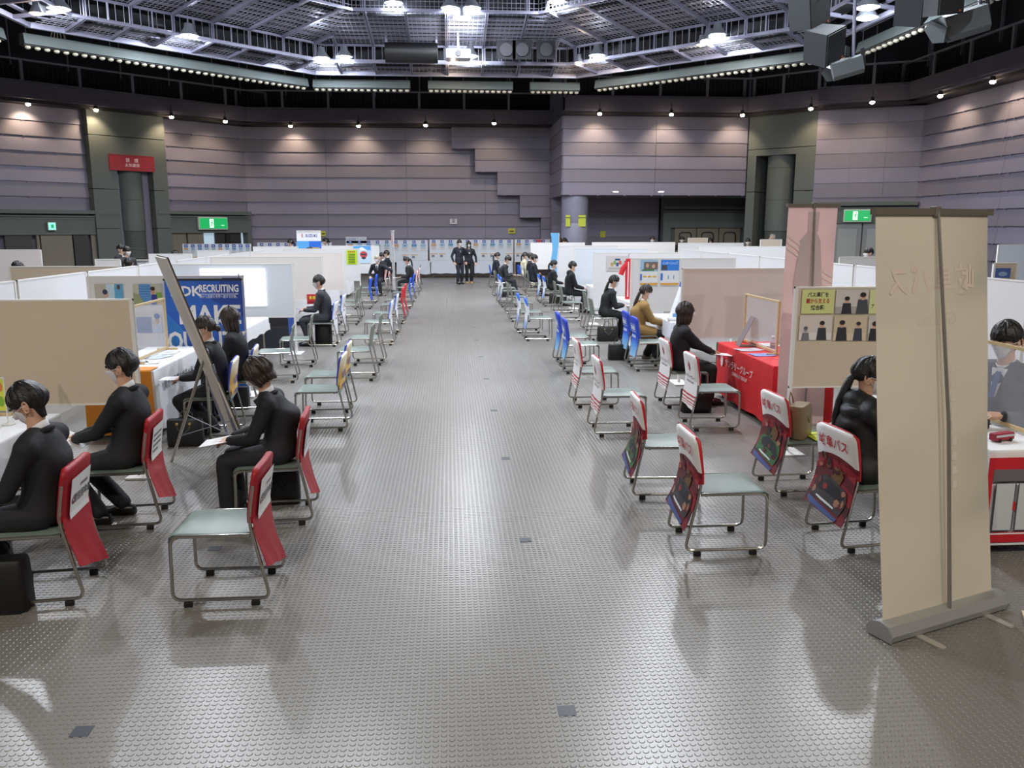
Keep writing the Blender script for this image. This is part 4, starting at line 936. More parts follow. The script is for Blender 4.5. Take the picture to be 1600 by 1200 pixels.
M_TAN = mat('coat_tan', (156, 124, 72), .85, bump=.1, bscale=120); M_CREAM = mat('coat_cream', (215, 205, 175), .85); M_PUFF = mat('coat_padded', (22, 22, 24), .55); M_HOOD = mat('hoodie_black', (26, 27, 32), .9); M_SOCK = mat('stocking_beige', (190, 150, 120), .6); M_GLS = mat('glasses_metal', (120, 115, 110), .3, .6)
SHARE = {}; DBG = []
def share(key, fn):
    if key not in SHARE: SHARE[key] = fn()
    return SHARE[key]
def hand_shape(curl=.5, spread=.06):
    """right hand, wrist at origin, fingers towards +x, palm down (-z), thumb on +y side"""
    mb = MB()
    mb.loft([[(x, -w_, -h_), (x, w_, -h_), (x, w_*1.05, 0), (x, w_, h_), (x, -w_, h_), (x, -w_*1.05, 0)] for x, w_, h_ in ((-.03, .022, .017), (.0, .024, .017), (.03, .034, .014), (.065, .040, .013), (.088, .038, .011))])
    for i, (y, L, r) in enumerate(((.030, .072, .0085), (.010, .080, .009), (-.010, .074, .0085), (-.029, .058, .0075))):
        a = 0; p = Vector((.082, y, -.002)); pts = [p-Vector((.02, 0, 0)), p]; da = curl*(.55+.12*i)
        for s in (.45, .30, .25):
            a -= da; p = p+Vector((math.cos(a)*math.cos(spread*(1.5-i)*.6), math.sin(spread*(1.5-i)), math.sin(a)))*L*s; pts.append(p)
        limb(mb, pts, [r*1.05, r*1.05, r, r*.92, r*.8], 8)
    limb(mb, [(.012, .02, -.004), (.04, .046, -.012), (.066, .056, -.022), (.088, .052, -.032)], [.013, .0125, .0105, .008], 8)
    return mb
def person(label, loc, rz, coat='suit', m_coat=None, m_leg=None, hair='short', m_hair=None, lean=8, slouch=.0, head=(5, 0), hands=None, feet=((.34, .10), (.34, -.10)), hi=True, female=False, mask=True, glasses=False, seat=.44, shoes=True, seed=1, standing=False, scale=1., bare=False, collar=True, skirt=False, tie=None, curl=.5):
    """hands: ((x,y,z) right, (x,y,z) left) wrist targets in person space, +x forward"""
    m_coat = m_coat or M_SUIT; m_leg = m_leg or m_coat; m_hair = m_hair or M_HAIRB; T = thing('person', label, 'person', loc, rz); T.scale = (scale,)*3
    vox = .011 if hi else .02; f = .93 if female else 1.
    hz = seat+.085 if not standing else .90*f
    la = math.radians(lean); hip = Vector((0 if not standing else 0, 0, hz)); sp = Vector((math.sin(la), 0, math.cos(la)))
    chest = hip+sp*.30*f+Vector((-.02*slouch, 0, 0)); sh = hip+sp*.455*f+Vector((.05*slouch, 0, -.02*slouch)); nk = hip+sp*.50*f+Vector((.075*slouch+.005, 0, -.03*slouch))
    hp, hy = math.radians(head[0]), math.radians(head[1]); hc = nk+Vector((math.sin(la*.6+hp*.5)*.10+.015, 0, .155*math.cos(hp*.45)))
    HM = Matrix.Translation(hc) @ Matrix.Rotation(hy, 4, 'Z') @ Matrix.Rotation(hp, 4, 'Y'); HS = .97 if female else 1.
    sw = (.165 if female else .19)
    if hands is None: hands = ((.30, -.09, hz+.10), (.30, .09, hz+.10)) if not standing else ((.06, -.27, hz-.06), (.06, .27, hz-.06))
    SHO = [sh+Vector((0, -sw, -.035)), sh+Vector((0, sw, -.035))]; EL, WR = [], []
    for i, s in ((0, -1), (1, 1)):
        e, w_ = ik(SHO[i], hands[i], .285*f, .25*f, (-.5, s*.55, -.6)); EL.append(e); WR.append(w_)
    HIP = [hip+Vector((0, -.09, -.01)), hip+Vector((0, .09, -.01))]; KN, AN = [], []
    for i, s in ((0, -1), (1, 1)):
        fx, fy = feet[i]; k_, a_ = ik(HIP[i], (fx, fy, .085), .42*f, .40*f, (.6, s*.05, .8) if not standing else (1, 0, 0)); KN.append(k_); AN.append(a_)
    def torso(mb, g=0., low=True):
        rg = []
        st = [(hip-sp*.06, .105, .155), (hip, .115, .168), (hip+sp*.12*f, .105, .145 if not female else .128), (chest, .115, .160 if not female else .142), (hip+sp*.40*f+(sh-hip-sp*.455*f)*.8, .100, .165 if not female else .145), (sh+sp*.02, .06, .11)]
        side = Vector((0, 1, 0)); fw = Vector((math.cos(la), 0, -math.sin(la)))
        def cr(q, t):                                              # smooth interpolation through the stations
            i = min(int(t), len(q)-2); u = t-i; p0, p1, p2, p3 = q[max(i-1, 0)], q[i], q[i+1], q[min(i+2, len(q)-1)]
            return (p1*2+(p2-p0)*u+(p0*2-p1*5+p2*4-p3)*u*u+(p1*3-p0-p2*3+p3)*u**3)*.5
        Q = [np.array([*c, a, b_]) for c, a, b_ in st]
        for j in range(21):
            v = cr(Q, (len(Q)-1)*j/20); c = Vector(v[:3]); rg.append([c+fw*((v[3]+g)*math.cos(2*PI*k/32))+side*((v[4]+g)*math.sin(2*PI*k/32)) for k in range(32)])
        mb.loft(rg)
        if female: 
            for s in (-1, 1): mb.ball(chest+fw*.085+Vector((0, s*.06, .02)), .055+g, 10, 7)
        for i in (0, 1): limb(mb, [nk-sp*.035, (nk-sp*.04).lerp(SHO[i], .5)+Vector((0, 0, .006)), SHO[i]], [.056+g*.5, .060+g*.7, .058+g], 12)
    def arms(mb, g=0., end=1.):
        for i in (0, 1):
            w_ = EL[i].lerp(WR[i], end); limb(mb, [SHO[i], SHO[i].lerp(EL[i], .5), EL[i], EL[i].lerp(w_, .45), w_], [.054+g, .048+g, .041+g, .038+g, (.026 if end == 1 and g == 0 else .030)+g], 10)
    def legs(mb, g=0., end=1., flare=0.):
        for i in (0, 1):
            a_ = KN[i].lerp(AN[i], end); limb(mb, [HIP[i], HIP[i].lerp(KN[i], .5), KN[i], KN[i].lerp(a_, .5), a_], [.088+g, .076+g, .058+g, .052+g+flare*.4, .040+g+flare], 12)
        mb.ball(hip+Vector((.015, 0, -.005)), (.115+g, .165+g, .09+g), 14, 9)
    _W = Matrix.Translation(Vector(loc)) @ Matrix.Rotation(rz, 4, 'Z') @ Matrix.Scale(scale, 4) @ hc; _v = np.array(_W)-np.array([0, 0, CAM_H]); DBG.append((label[:46], round(800+F_PX*(_v@_R)/(_v@_FW)), round(600-F_PX*(_v@_UP)/(_v@_FW))))
    # body: one continuous surface
    mb = MB(); torso(mb, -.012); arms(mb, -.006); legs(mb, -.008)
    limb(mb, [nk-sp*.05, nk+Vector((.01, 0, .05)), hc+Vector((-.012, 0, -.05))], [.056*(.9 if female else 1), .05*(.9 if female else 1.02), .05], 12)
    for i in (0, 1): limb(mb, [AN[i], AN[i]+Vector((.06, 0, -.045)), AN[i]+Vector((.15, 0, -.058))], [.038, .036, .026], 8)
    h0 = MB(); head_shape(h0); mb.add([HM @ (Vector(p)*HS) for p in h0.v], h0.f)
    body = remesh(mb, vox, 2); bm = bmesh.new(); bm.from_mesh(body)
    def join(mb2, M=None):
        me = bpy.data.meshes.new('j'); me.from_pydata([(M @ Vector(p)) if M else p for p in mb2.v], [], mb2.f); bm.from_mesh(me); bpy.data.meshes.remove(me)
    if hi:                                                       # refined head and fingered hands grow out of the same mesh
        join(h0, HM @ Matrix.Scale(HS*1.006, 4))
    for i, s in ((0, -1), (1, 1)):
        hm = share(('hand', round(curl, 1), hi), lambda: remesh(hand_shape(curl), .0042 if hi else .008, 1, 'hand'))
        d = (WR[i]-EL[i]).normalized(); X = (d*.6+Vector((.5, -s*.25, -.1))).normalized(); Zv = Vector((0, s*.35, 1)); Yv = Zv.cross(X).normalized(); Zv = X.cross(Yv)
        M = Matrix((( X.x, Yv.x, Zv.x, WR[i].x), (X.y, Yv.y, Zv.y, WR[i].y), (X.z, Yv.z, Zv.z, WR[i].z), (0, 0, 0, 1))) @ Matrix.Scale(.93*f, 4)
        if s > 0: M = M @ Matrix.Scale(-1, 4, (0, 1, 0))
        me = hm.copy(); me.transform(M); 
        if s > 0: me.flip_normals()
        bm.from_mesh(me); bpy.data.meshes.remove(me)
    bm.to_mesh(body); bm.free(); body.materials.append(M_SKIN); body.polygons.foreach_set('use_smooth', [True]*len(body.polygons)); B = link('body', body, T)
    # clothing
    mb = MB(); g = .012 if coat == 'suit' else (.024 if coat == 'coat' else .02)
    if coat == 'puffer': g = .030
    torso(mb, g); arms(mb, g*.7, .93)
    if not standing: mb.ball(hip+Vector((.03, 0, .015)), (.125+g*.4, .175+g*.6, .10+g*.5), 14, 9)
    else: mb.tube([hip+Vector((0, 0, .08)), hip+Vector((0, 0, -.12))], [(.135, .175), (.13, .18)], 16)
    if coat == 'coat' and not standing:
        for i in (0, 1): limb(mb, [HIP[i], HIP[i].lerp(KN[i], .62)], [.115, .10], 12)
        mb.tube([hip+Vector((.05, 0, .0)), hip+Vector((.16, 0, -.16))], [(.10, .16), (.05, .15)], 12)
    if coat == 'puffer':
        for k in range(5):
            c = hip+sp*(.04+.088*k)+Vector((.015, 0, 0)); a_ = .142-.003*k; b_ = (.188, .175, .172, .182, .19)[k]; mb.tube([c-sp*.034, c-sp*.02, c, c+sp*.02, c+sp*.034], [(b_-.03, a_-.03), (b_-.006, a_-.006), (b_, a_), (b_-.006, a_-.006), (b_-.03, a_-.03)], 28)
    if coat in ('hoodie', 'puffer'): mb.ball(nk+Vector((-.055, 0, -.01)), (.085, .12, .075), 12, 8); limb(mb, [nk+Vector((-.02, -.08, -.01)), nk+Vector((.05, -.04, -.05))], [.04, .03], 8); limb(mb, [nk+Vector((-.02, .08, -.01)), nk+Vector((.05, .04, -.05))], [.04, .03], 8)
    J = remesh(mb, vox, 8 if hi else 4, 'jacket'); J.materials.append(m_coat); jo = link('jacket' if coat == 'suit' else 'coat', J, T)
    mb = MB(); legs(mb, .008, .93 if not bare else .12, (.012 if not female else .022) if not standing else .012)
    if skirt and not standing: mb.tube([hip+Vector((.0, 0, 0)), (KN[0]+KN[1])/2+Vector((-.02, 0, .02))], [(.10, .19), (.075, .17)], 14)
    P_ = remesh(mb, vox, 5 if hi else 3, 'trousers'); P_.materials.append(m_leg); link('skirt' if skirt else 'trousers', P_, T)
    if shoes:
        for i in (0, 1):
            a_ = AN[i]; z0 = a_.z; s_ = MB(); d = (AN[i]-KN[i]); 
            s_.loft([[(a_.x+x, a_.y+w_*math.cos(t), h0_+h_*(.5+.5*math.sin(t))) for t in np.linspace(0, 2*PI, 13)[:-1]] for x, w_, h0_, h_ in ((-.075, .018, .012, .05), (-.06, .034, .004, .085), (.0, .038, .0, .095), (.07, .044, .0, .075), (.14, .045, .0, .055), (.185, .032, .002, .04), (.20, .012, .008, .022))])
            s_.build('shoe', shoes if not isinstance(shoes, bool) else M_SHOE, T, True)
    if collar and coat in ('suit', 'coat'):
        mb = MB(); rings = []
        cx = nk+Vector((.006, 0, .008))
        for z, r in ((-.05, .050), (-.02, .057), (.012, .0555), (.014, .052), (-.02, .050)):
            rings.append([cx+Vector((r*math.cos(t)*1.05+.25*z, r*math.sin(t), z-.035*math.cos(t)*1.0)) for t in np.linspace(0, 2*PI, 21)[:-1]])
        mb.loft(rings, cap=False); mb.build('shirt_collar', M_SHIRT, T, 50)
        fr = MB(); fwv = Vector((math.cos(la), 0, -math.sin(la)))
        q = [nk+Vector((.055, -.05, -.03)), nk+Vector((.055, .05, -.03)), chest+fwv*(.128+g)+Vector((0, .012, -.0)), chest+fwv*(.128+g)+Vector((0, -.012, -.0))]
        fr.loft([[p-fwv*.03 for p in q], [p+fwv*.012 for p in q]]); fr.build('shirt_front', M_SHIRT, T)
        lp_ = MB()
        for s in (-1, 1): lp_.tube([nk+Vector((-.03, s*.066, -.012)), nk+Vector((.01, s*.076, -.012)), nk+Vector((.06, s*.07, -.05)), chest+fwv*(.13+g)+Vector((0, s*.03, 0))], [(.012, .016), (.014, .018), (.016, .02), (.006, .006)], 8)
        lp_.tube([cx+Vector((.070*math.cos(t)*1.02-.006, .070*math.sin(t), -.030-.030*math.cos(t))) for t in np.linspace(1.0, 2*PI-1.0, 19)], [(.024, .011)]*19 if False else .017, 8)
        lp_.build('lapel', m_coat, jo, True)
        if tie: MB().loft([[nk+Vector((.075, -.018, -.05)), nk+Vector((.075, .018, -.05)), nk+Vector((.085, .014, -.075)), nk+Vector((.085, -.014, -.075))], [chest+fwv*(.15+g)+Vector((0, -.02, .02)), chest+fwv*(.15+g)+Vector((0, .02, .02)), chest+fwv*(.155+g)+Vector((0, .02, 0)), chest+fwv*(.155+g)+Vector((0, -.02, 0))]]).build('tie', tie, T)
    # head furniture, placed with the head's own matrix
    def onhead(nm, me, mt=None):
        o = link(nm, me, T); o.matrix_parent_inverse = Matrix(); o.matrix_basis = HM @ Matrix.Scale(HS, 4); return o
    onhead('hair', share(('hair', hair, m_hair.name, seed, hi), lambda: hair_mesh(hair, m_hair, 56 if hi else 32, seed)))
    if hair not in ('bob', 'fem'): onhead('ears', share('ears', lambda: ear_mesh(M_SKIN)))
    onhead('eyes', share('eyes', lambda: face_mesh(0, 1).mesh('eyes', [M_DK, M_EYE], True)))
    if mask: onhead('face_mask', share('mask', lambda: mask_mesh(M_MASK)))
    else: onhead('mouth', share('mouth', lambda: MB().tube([head_pt(a, -.66, .002) for a in (-.25, 0, .25)], [.001, .004, .001], 6).mesh('mouth', mat('lips', (170, 95, 85), .5), True)))
    if glasses: onhead('glasses', share('glasses', lambda: glasses_mesh(M_GLS)))
    return T
def seated(label, cid, dx=0., dy=0., turn=0., **k):
    x, y, s = CHAIRS[cid]; return person(label, (x+s*(-.045+dx), y+dy, 0), (0 if s > 0 else PI)+turn, **k)

seated('young man at the left edge in black suit, head bowed over papers', 'L4', hair='short', seed=3, lean=-6, slouch=.5, head=(32, 0), hands=((.34, -.08, .60), (.32, .10, .62)), feet=((.30, -.10), (.28, .12)))
seated('young man in black suit writing on a sheet, beside the beige board', 'L3', dx=.0, hair='short', seed=5, lean=-6, slouch=.4, head=(12, 0), hands=((.34, -.05, .66), (.36, .06, .64)), feet=((.12, -.12), (.2, .1)), turn=-.05)
seated('woman with short hair and glasses reading papers on her lap', 'L2', female=True, hair='fem', m_hair=M_HAIRBR, seed=4, lean=-1, slouch=1.2, head=(34, 0), hands=((.36, -.05, .61), (.36, .07, .61)), feet=((.36, -.09), (.38, .09)), glasses=True, shoes=M_SHOE)
seated('woman with a low hair bun behind the slanting easel', 'L5', female=True, hair='bun', m_hair=M_HAIRBR, seed=6, lean=5, slouch=.2, head=(8, 8), hands=((.34, -.06, .62), (.34, .08, .62)), feet=((.1, -.1), (.16, .1)), glasses=True)
seated('woman with shoulder length bob in front of the blue banner', 'L6', female=True, hair='bob', m_hair=M_HAIRBR, seed=7, lean=4, slouch=.2, head=(6, -4), hands=((.34, -.06, .64), (.34, .08, .64)))
seated('man with glasses holding a booklet by the blue cloth table', 'D3', hair='short', seed=8, lean=6, slouch=.3, head=(10, 0), hands=((.36, -.06, .68), (.38, .08, .66)), feet=((.34, -.1), (.30, .1)), glasses=True, hi=True, m_coat=M_CHAR)
seated('woman with glossy bob at the red cloth table', 'G4', female=True, hair='bob', m_hair=M_HAIRBR, seed=9, lean=3, slouch=.1, head=(4, 0), hands=((.42, -.04, .64), (.42, .08, .66)), feet=((.36, -.09), (.38, .09)))
seated('woman in black padded hooded coat half hidden by the beige banner', 'F3', female=True, coat='puffer', m_coat=M_PUFF, hair='longpony', seed=10, lean=-3, slouch=.3, scale=1.03, head=(10, -20), hands=((.34, -.06, .62), (.34, .08, .62)), dx=.0)
seated('woman in tan coat with long ponytail holding a folder', 'H4', female=True, coat='coat', m_coat=M_TAN, m_leg=M_SUIT, hair='longpony', m_hair=M_HAIRBR, seed=11, lean=8, slouch=.5, head=(12, 0), hands=((.42, -.05, .62), (.42, .09, .62)), feet=((.30, -.1), (.2, .1)), dx=.0, shoes=mat('sneaker_grey', (150, 145, 130), .7))
seated('woman in black suit with ponytail beside the black floor bag', 'K1', female=True, hair='longpony', seed=12, lean=12, slouch=.4, head=(10, 0), hands=((.36, -.05, .66), (.36, .08, .66)), dx=.10, feet=((.36, -.1), (.3, .1)))
seated('man in black hoodie looking toward the white boards', 'J2', coat='hoodie', m_coat=M_HOOD, m_leg=M_SUIT, hair='short', seed=13, lean=5, slouch=.2, head=(4, 0), hands=((.36, -.06, .62), (.36, .08, .62)), collar=False, dx=.2)
LO = dict(hi=False)
seated('woman in black suit with low ponytail under the light blue flag', 'WB1', female=True, hair='pony', seed=14, lean=4, head=(4, 0), dx=.04, **LO)
seated('dark suited man, nearer of the two looking right under the white board', 'M2', hair='short', seed=15, lean=3, m_coat=M_NAVY, **LO)
seated('dark suited man, farther of the two looking right under the white board', 'M3', hair='short', seed=16, lean=2, m_coat=M_NAVY, **LO)
seated('woman in cream coat at the far end of the right inner row', 'N2', female=True, hair='pony', seed=17, lean=4, coat='coat', m_coat=M_CREAM, collar=False, **LO)
seated('man bending over papers on his knee in the right aisle row', 'M1', hair='short', seed=18, lean=14, slouch=.8, head=(30, 0), m_coat=M_CHAR, hands=((.40, -.05, .66), (.40, .08, .66)), feet=((.42, -.1), (.52, .08)), turn=-.15, **LO)
seated('ponytail woman in the blue covered chair behind the bending man', 'N1', female=True, hair='pony', seed=14, lean=8, head=(10, 0), m_coat=M_NAVY, **LO)
seated('ponytail woman in black with hands on her lap in the left aisle row', 'W1', female=True, hair='pony', seed=14, lean=8, slouch=.3, head=(16, 0), **LO)
seated('grey haired man in dark suit turned to the aisle with arm over the chair', 'W3', dx=.02, turn=1.25, hair='grey', m_hair=M_HAIRG, seed=19, lean=12, slouch=.4, head=(4, 0), m_coat=M_NAVY, hands=((.26, -.22, .60), (-.1, .36, .70)), feet=((.36, -.16), (.34, .16)), tie=M_CHAR, **LO)
seated('dark haired man just behind the turned grey haired man', 'W4', hair='short', seed=15, lean=8, head=(6, 30), m_coat=M_CHAR, **LO)
seated('farthest dark suited man of the left inner row', 'W6', hair='short', seed=16, lean=2, m_coat=M_NAVY, **LO)
# standing pair in the aisle
g_ = gz(718, 444); person('man in navy suit standing in the aisle beside a woman', (g_.x, g_.y, 0), -PI/2+.5, standing=True, hair='shortlow', m_hair=M_HAIRBR, seed=20, lean=0, m_coat=M_NAVY, hi=False, feet=((.02, -.09), (.0, .09)), tie=M_CHAR, head=(2, 10))
g_ = gz(733, 443); person('woman in black suit with long hair standing in the aisle', (g_.x, g_.y, 0), -PI/2+.15, standing=True, female=True, hair='bob', m_hair=M_HAIRBR, seed=21, lean=0, m_coat=M_NAVY, m_leg=M_SUIT, hi=False, feet=((.02, -.09), (.0, .09)), shoes=mat('shoe_tan', (190, 150, 100), .5), scale=1.03)
# interviewer behind the right hand table
_p = gy(1588, 494, 5.85)
person('interviewer with blue tie behind the clear screen at the right edge', (_p.x, _p.y, 0), PI+.45, scale=_p.z/1.33, hair='short', seed=22, lean=6, head=(8, 0), m_coat=M_CHAR, tie=mat('tie_blue', (50, 70, 130), .6), hands=((.30, -.14, .72), (.30, .14, .72)))
_c = copy_tree(PROTO['plain']); _c.location = (_p.x-.04, _p.y-.02, 0); _c.rotation_euler = (0, 0, PI+.45); _c['label'] = 'bare chair under the interviewer at the right edge'
# people further off whose heads show over the boards
def far_person(px, py, Y, label, stand=False, face=-1., female=False, hair='short', m_hair=None, m_coat=None, **k):
    """px,py: pixel of the crown; Y: depth of the booth the person is in"""
    p = gy(px, py, Y); top = 1.60*(.93 if female else 1)+.06 if stand else 1.31*(.955 if female else 1)
    if not stand: c = copy_tree(PROTO['plain']); c.location = (p.x+.045*math.cos(face), p.y+.045*math.sin(face), 0); c.rotation_euler = (0, 0, face); c['label'] = 'bare chair under the '+label.replace('seated ', '')[:60]
    return person(label, (p.x, p.y, 0), face, standing=stand, hair=hair, m_hair=m_hair, seed=15, lean=3, m_coat=m_coat or M_SUIT, hi=False, female=female, head=(4, 0), scale=p.z/top, feet=((.02, -.09), (.0, .09)) if stand else ((.34, .10), (.34, -.10)), **k)
far_person(186, 383, 23.6, 'taller of two suited men talking by the far left pillar', True, -.2)
far_person(196, 386, 22.0, 'shorter masked man leaning at the white lectern far left', True, -.6, m_coat=M_CHAR)
far_person(199, 402, 20.5, 'seated man below the two men talking far left', face=PI/2)
far_person(31, 409, 18.5, 'ponytail woman seated behind the beige board at the far left', face=PI, female=True, hair='pony')
far_person(276, 391, 27, 'seated man whose dark hair shows below the numbered posters', face=PI)
far_person(456, 375, 31, 'dark haired woman standing left of the car maker banner', True, face=PI, female=True, hair='pony')
far_person(511, 373, 33.5, 'dark haired woman standing right of the car maker banner', True, face=PI, female=True, hair='bun')
far_person(487, 386, 25.8, 'dark haired man in front of the car maker banner', face=PI)
far_person(876, 373, 31.8, 'brown haired woman behind the white board at the light blue flag', True, face=-2.6, female=True, hair='bob', m_hair=M_HAIRBR)
far_person(884, 373, 32.4, 'woman just behind the brown haired woman at the flag', True, face=-2.6, mask=False, female=True, hair='pony')
far_person(1020, 370, 33, 'masked man with high forehead behind the far right boards', True, face=-2., hair='grey', m_hair=M_HAIRBR)
far_person(1066, 370, 33, 'masked man with neat black hair behind the far right boards', True, face=-1.9)
far_person(1110, 373, 33, 'woman with dark scarf in front of the brown doors', True, face=-1.8, female=True, hair='fem', mask=False)
far_person(1169, 373, 30, 'masked man left of the bald man behind red posters', True, face=-1.9, m_coat=M_CHAR)
far_person(1209, 367, 30.5, 'bald man standing by the far right boards', True, 2.2, hair='bald', m_hair=M_HAIRG, m_coat=M_NAVY)
far_person(1361, 388, 18.7, 'dark haired man standing between the pink and the beige banner', True, face=PI)

# ================================================================ BOARDS, TABLES, BANNERS
M_BW = mat('board_white', (222, 221, 222), .6, var=.02, scale=3); M_BB = mat('board_beige', (205, 190, 170), .7, var=.03, scale=4); M_BP = mat('board_pinkish', (222, 212, 208), .7, var=.03, scale=4); M_BL = mat('board_bluewhite', (210, 216, 224), .6, var=.02, scale=3)
M_POST = mat('board_post', (226, 224, 220), .45)
def board(p0, p1, zt, zb, m, label, feet=True, grp=None):
    """display board between two plan points, face towards the right of p0->p1"""
    p0, p1 = Vector((p0[0], p0[1], 0)), Vector((p1[0], p1[1], 0)); d = p1-p0; L = d.length; rz = math.atan2(d.y, d.x)
    t = thing('display_board', label, 'display board', p0, rz, grp)
    MB().box(.018, L-.018, .0, .026, zb+.012, zt-.014).build('panel', m, t)
    for z in (zb, zt-.016): MB().box(.0, L, -.004, .030, z, z+.016).build('frame_rail', M_POST, t)
    for x in (0, L-.03):
        MB().box(x, x+.03, -.006, .034, .02, zt).build('post', M_POST, t)
        if feet: MB().box(x-.09, x+.12, -.19, .22, .003, .018).build('foot_plate', M_POST, t)
    return t
def bd(px0, px1, Y, zt, m, label, L=None, py=400, zb=.63, feet=True):
    a = gy(px0, py, Y).x if px0 is not None else None; b_ = gy(px1, py, Y).x if px1 is not None else None
    if a is None: a = b_-L
    if b_ is None: b_ = a+L
    board((a, Y), (b_, Y), zt, zb, m, label, feet); return a, b_
ZL, ZRB = 1.55, 1.6
bd(None, 207, 7.3, ZL, M_BB, 'large beige display board behind the two young men, left front', 1.85, 470)
ndk = bd(135, 380, 10.8, ZL, M_BW, 'display board carrying photos and the blue recruiting banner', py=432)
prj = bd(262, 458, 14.4, ZL, M_BL, 'display board with a bright projected rectangle on it', py=412)
bd(None, 504, 17.9, ZL, mat('board_warmwhite', (220, 214, 208), .7), 'plain white board behind the man with glasses', 2.4, 401)
bd(None, 537, 20.6, ZL, M_BP, 'pinkish board just behind the man with glasses', 2.2, 396)
yb = bd(None, 562, 24.3, ZL, M_BW, 'white board bearing the lime yellow notice', 2.2, 389)
sb = bd(None, 592, 28.2, ZL, M_BW, 'white board with the car poster behind the lime notice', 2.2, 383)
for i in range(9): board((-5.0, 6.2+1.9*i), (-5.0, 8.05+1.9*i), ZL, .63, M_BW, ['first', 'second', 'third', 'fourth', 'fifth', 'sixth', 'seventh', 'eighth', 'ninth'][i]+' panel from the camera of the long white board row on the left', False) if False else board((-5.0, 8.05+1.9*i), (-5.0, 6.2+1.9*i), ZL, .63, M_BW, ['first', 'second', 'third', 'fourth', 'fifth', 'sixth', 'seventh', 'eighth', 'ninth'][i]+' panel from the camera of the long white board row on the left', False)
bd(12, 188, 13.6, ZL, M_BB, 'beige board behind the long white row at far left', py=417)
bd(-30, 64, 22, 1.6, M_BP, 'pinkish board before the open doors at far left', py=393)
bd(148, 188, 16.6, ZL, M_BW, 'short white board below the two men talking', py=407); bd(232, 300, 19.8, ZL, M_BW, 'white board right of the white lectern', py=398)
bd(308, 358, 22.6, ZL, M_BW, 'white board below the numbered posters at left', py=392); bd(395, 466, 27.0, ZL, M_BW, 'white board left of the car maker banner', py=384)
bd(1243, None, 7.6, ZRB, M_BB, 'beige board with four pictures in front of the pink banner', 1.85, 445)
bd(1066, None, 11.2, ZRB, M_BP, 'large plain pinkish board behind the red table', 1.95, 418)
hb = bd(986, None, 15.0, ZRB, M_BW, 'white board with two blue and orange posters', 1.95, 402)
ib = bd(928, None, 18.4, ZRB, M_BW, 'white board with a photo of boxes and a red poster strip', 1.95, 394)
bd(897, None, 22.0, ZRB, M_BL, 'bluish white board behind the man in the hoodie', 2.0, 388); bd(866, None, 25.6, ZRB, M_BW, 'white board right of the light blue flag', 2.0, 382)
bd(829, None, 30.5, ZRB, M_BW, 'farthest white board left of the light blue flag', 2.0, 378)
for i in range(9): board((6.0, 4.4+1.9*i), (6.0, 6.25+1.9*i), ZRB, .63, M_BW, ['first', 'second', 'third', 'fourth', 'fifth', 'sixth', 'seventh', 'eighth', 'ninth'][i]+' panel from the camera of the long white board row on the right', False)
bd(1553, 1592, 12.6, ZRB, M_BB, 'beige board with a blue photo at the right edge', py=412); bd(1560, 1640, 19.0, 1.75, M_BL, 'pale blue board at the right edge above the beige one', py=382)
bd(1312, 1372, 15.4, ZRB, M_BW, 'white board between the pink and the beige banner', py=399); bd(1092, 1228, 24.0, ZRB, M_BW, 'white board below the man with red posters', py=386); bd(1060, 1162, 29.5, ZRB, M_BW, 'long far white board in front of the brown doors', py=379); bd(1188, 1222, 27.5, 1.75, M_BB, 'beige board beside the bald man', py=373); bd(1075, 1106, 31.5, 1.75, M_BB, 'small beige board with a blue photo before the doors', py=374); bd(925, 1055, 31, ZRB, M_BW, 'far white board below the two masked men', py=378)
for px, s in ((975, 'left'), (1042, 'right')):
    q0 = gy(px, 392, 18.3); tag(MB().box(-.1, .1, 0, .02, 0, .13).build('paper_tag', mat('bright_paper', (245, 247, 250), .6), loc=(q0.x, 18.2, 1.6)), s+' small white card clipped on top of the photo board', 'card') if False else None
# wall of numbered posters at the back
def sheet_shapes(k, w, h):
    r = random.Random(k); c = [(90, 140, 190), (150, 180, 200), (120, 150, 120), (190, 150, 110), (110, 120, 140), (160, 190, 120)]
    s = [('r', -w*.45, h*.55, w*.9, h*.38, r.choice(c)), ('r', -w*.45+w*.9*r.random()*.5, h*.6, w*.3, h*.2, r.choice(c)), ('r', -w*.4, h*.4, w*.8, h*.05, (140, 140, 150)), ('r', -w*.4, h*.28, w*.7, h*.04, (150, 150, 160)), ('r', -w*.42, h*.06, w*.84, h*.1, (205, 200, 190))]
    return s
def info_board(px0, px1, py, Y, n, label, row2=True):
    a, b_ = gy(px0, py, Y), gy(px1, py, Y); zt = a.z; board((a.x, Y), (b_.x, Y), zt, .63, M_BL, label, False); L = b_.x-a.x; w_ = L/n*.62; h_ = w_*1.35
    for i in range(n):
        x = a.x+L*(i+.5)/n; t = thing('poster', 'numbered poster '+('in the %s place from the left on the ' % ['first', 'second', 'third', 'fourth', 'fifth', 'sixth', 'seventh', 'eighth', 'ninth', 'tenth', 'eleventh'][i])+label.split(' with')[0], 'poster', (x, Y-.012, zt-.14-h_), 0, 'numbered posters on the back boards')
        link('sheet', share(('sheet', i % 5, round(w_, 2)), lambda: print_mesh(w_, h_, sheet_shapes(i % 5, w_, h_), (205, 208, 214))), t)
        link('number_tag', share('numtag', lambda: print_mesh(.14, .12, [('r', -.03, .035, .06, .05, (190, 200, 230))], (60, 80, 160))), t, (0, 0, h_+.0))
        if row2 and i % 3 != 2:
            o = link('small_notice', share(('small', i % 2), lambda: print_mesh(.3, .2, [('r', -.15, .16, .3, .03, (200, 160, 70)), ('r', -.1, .03, .12, .1, (120, 120, 130))], (210, 212, 216))), t, (0, 0, -.34))
YI = 37.2
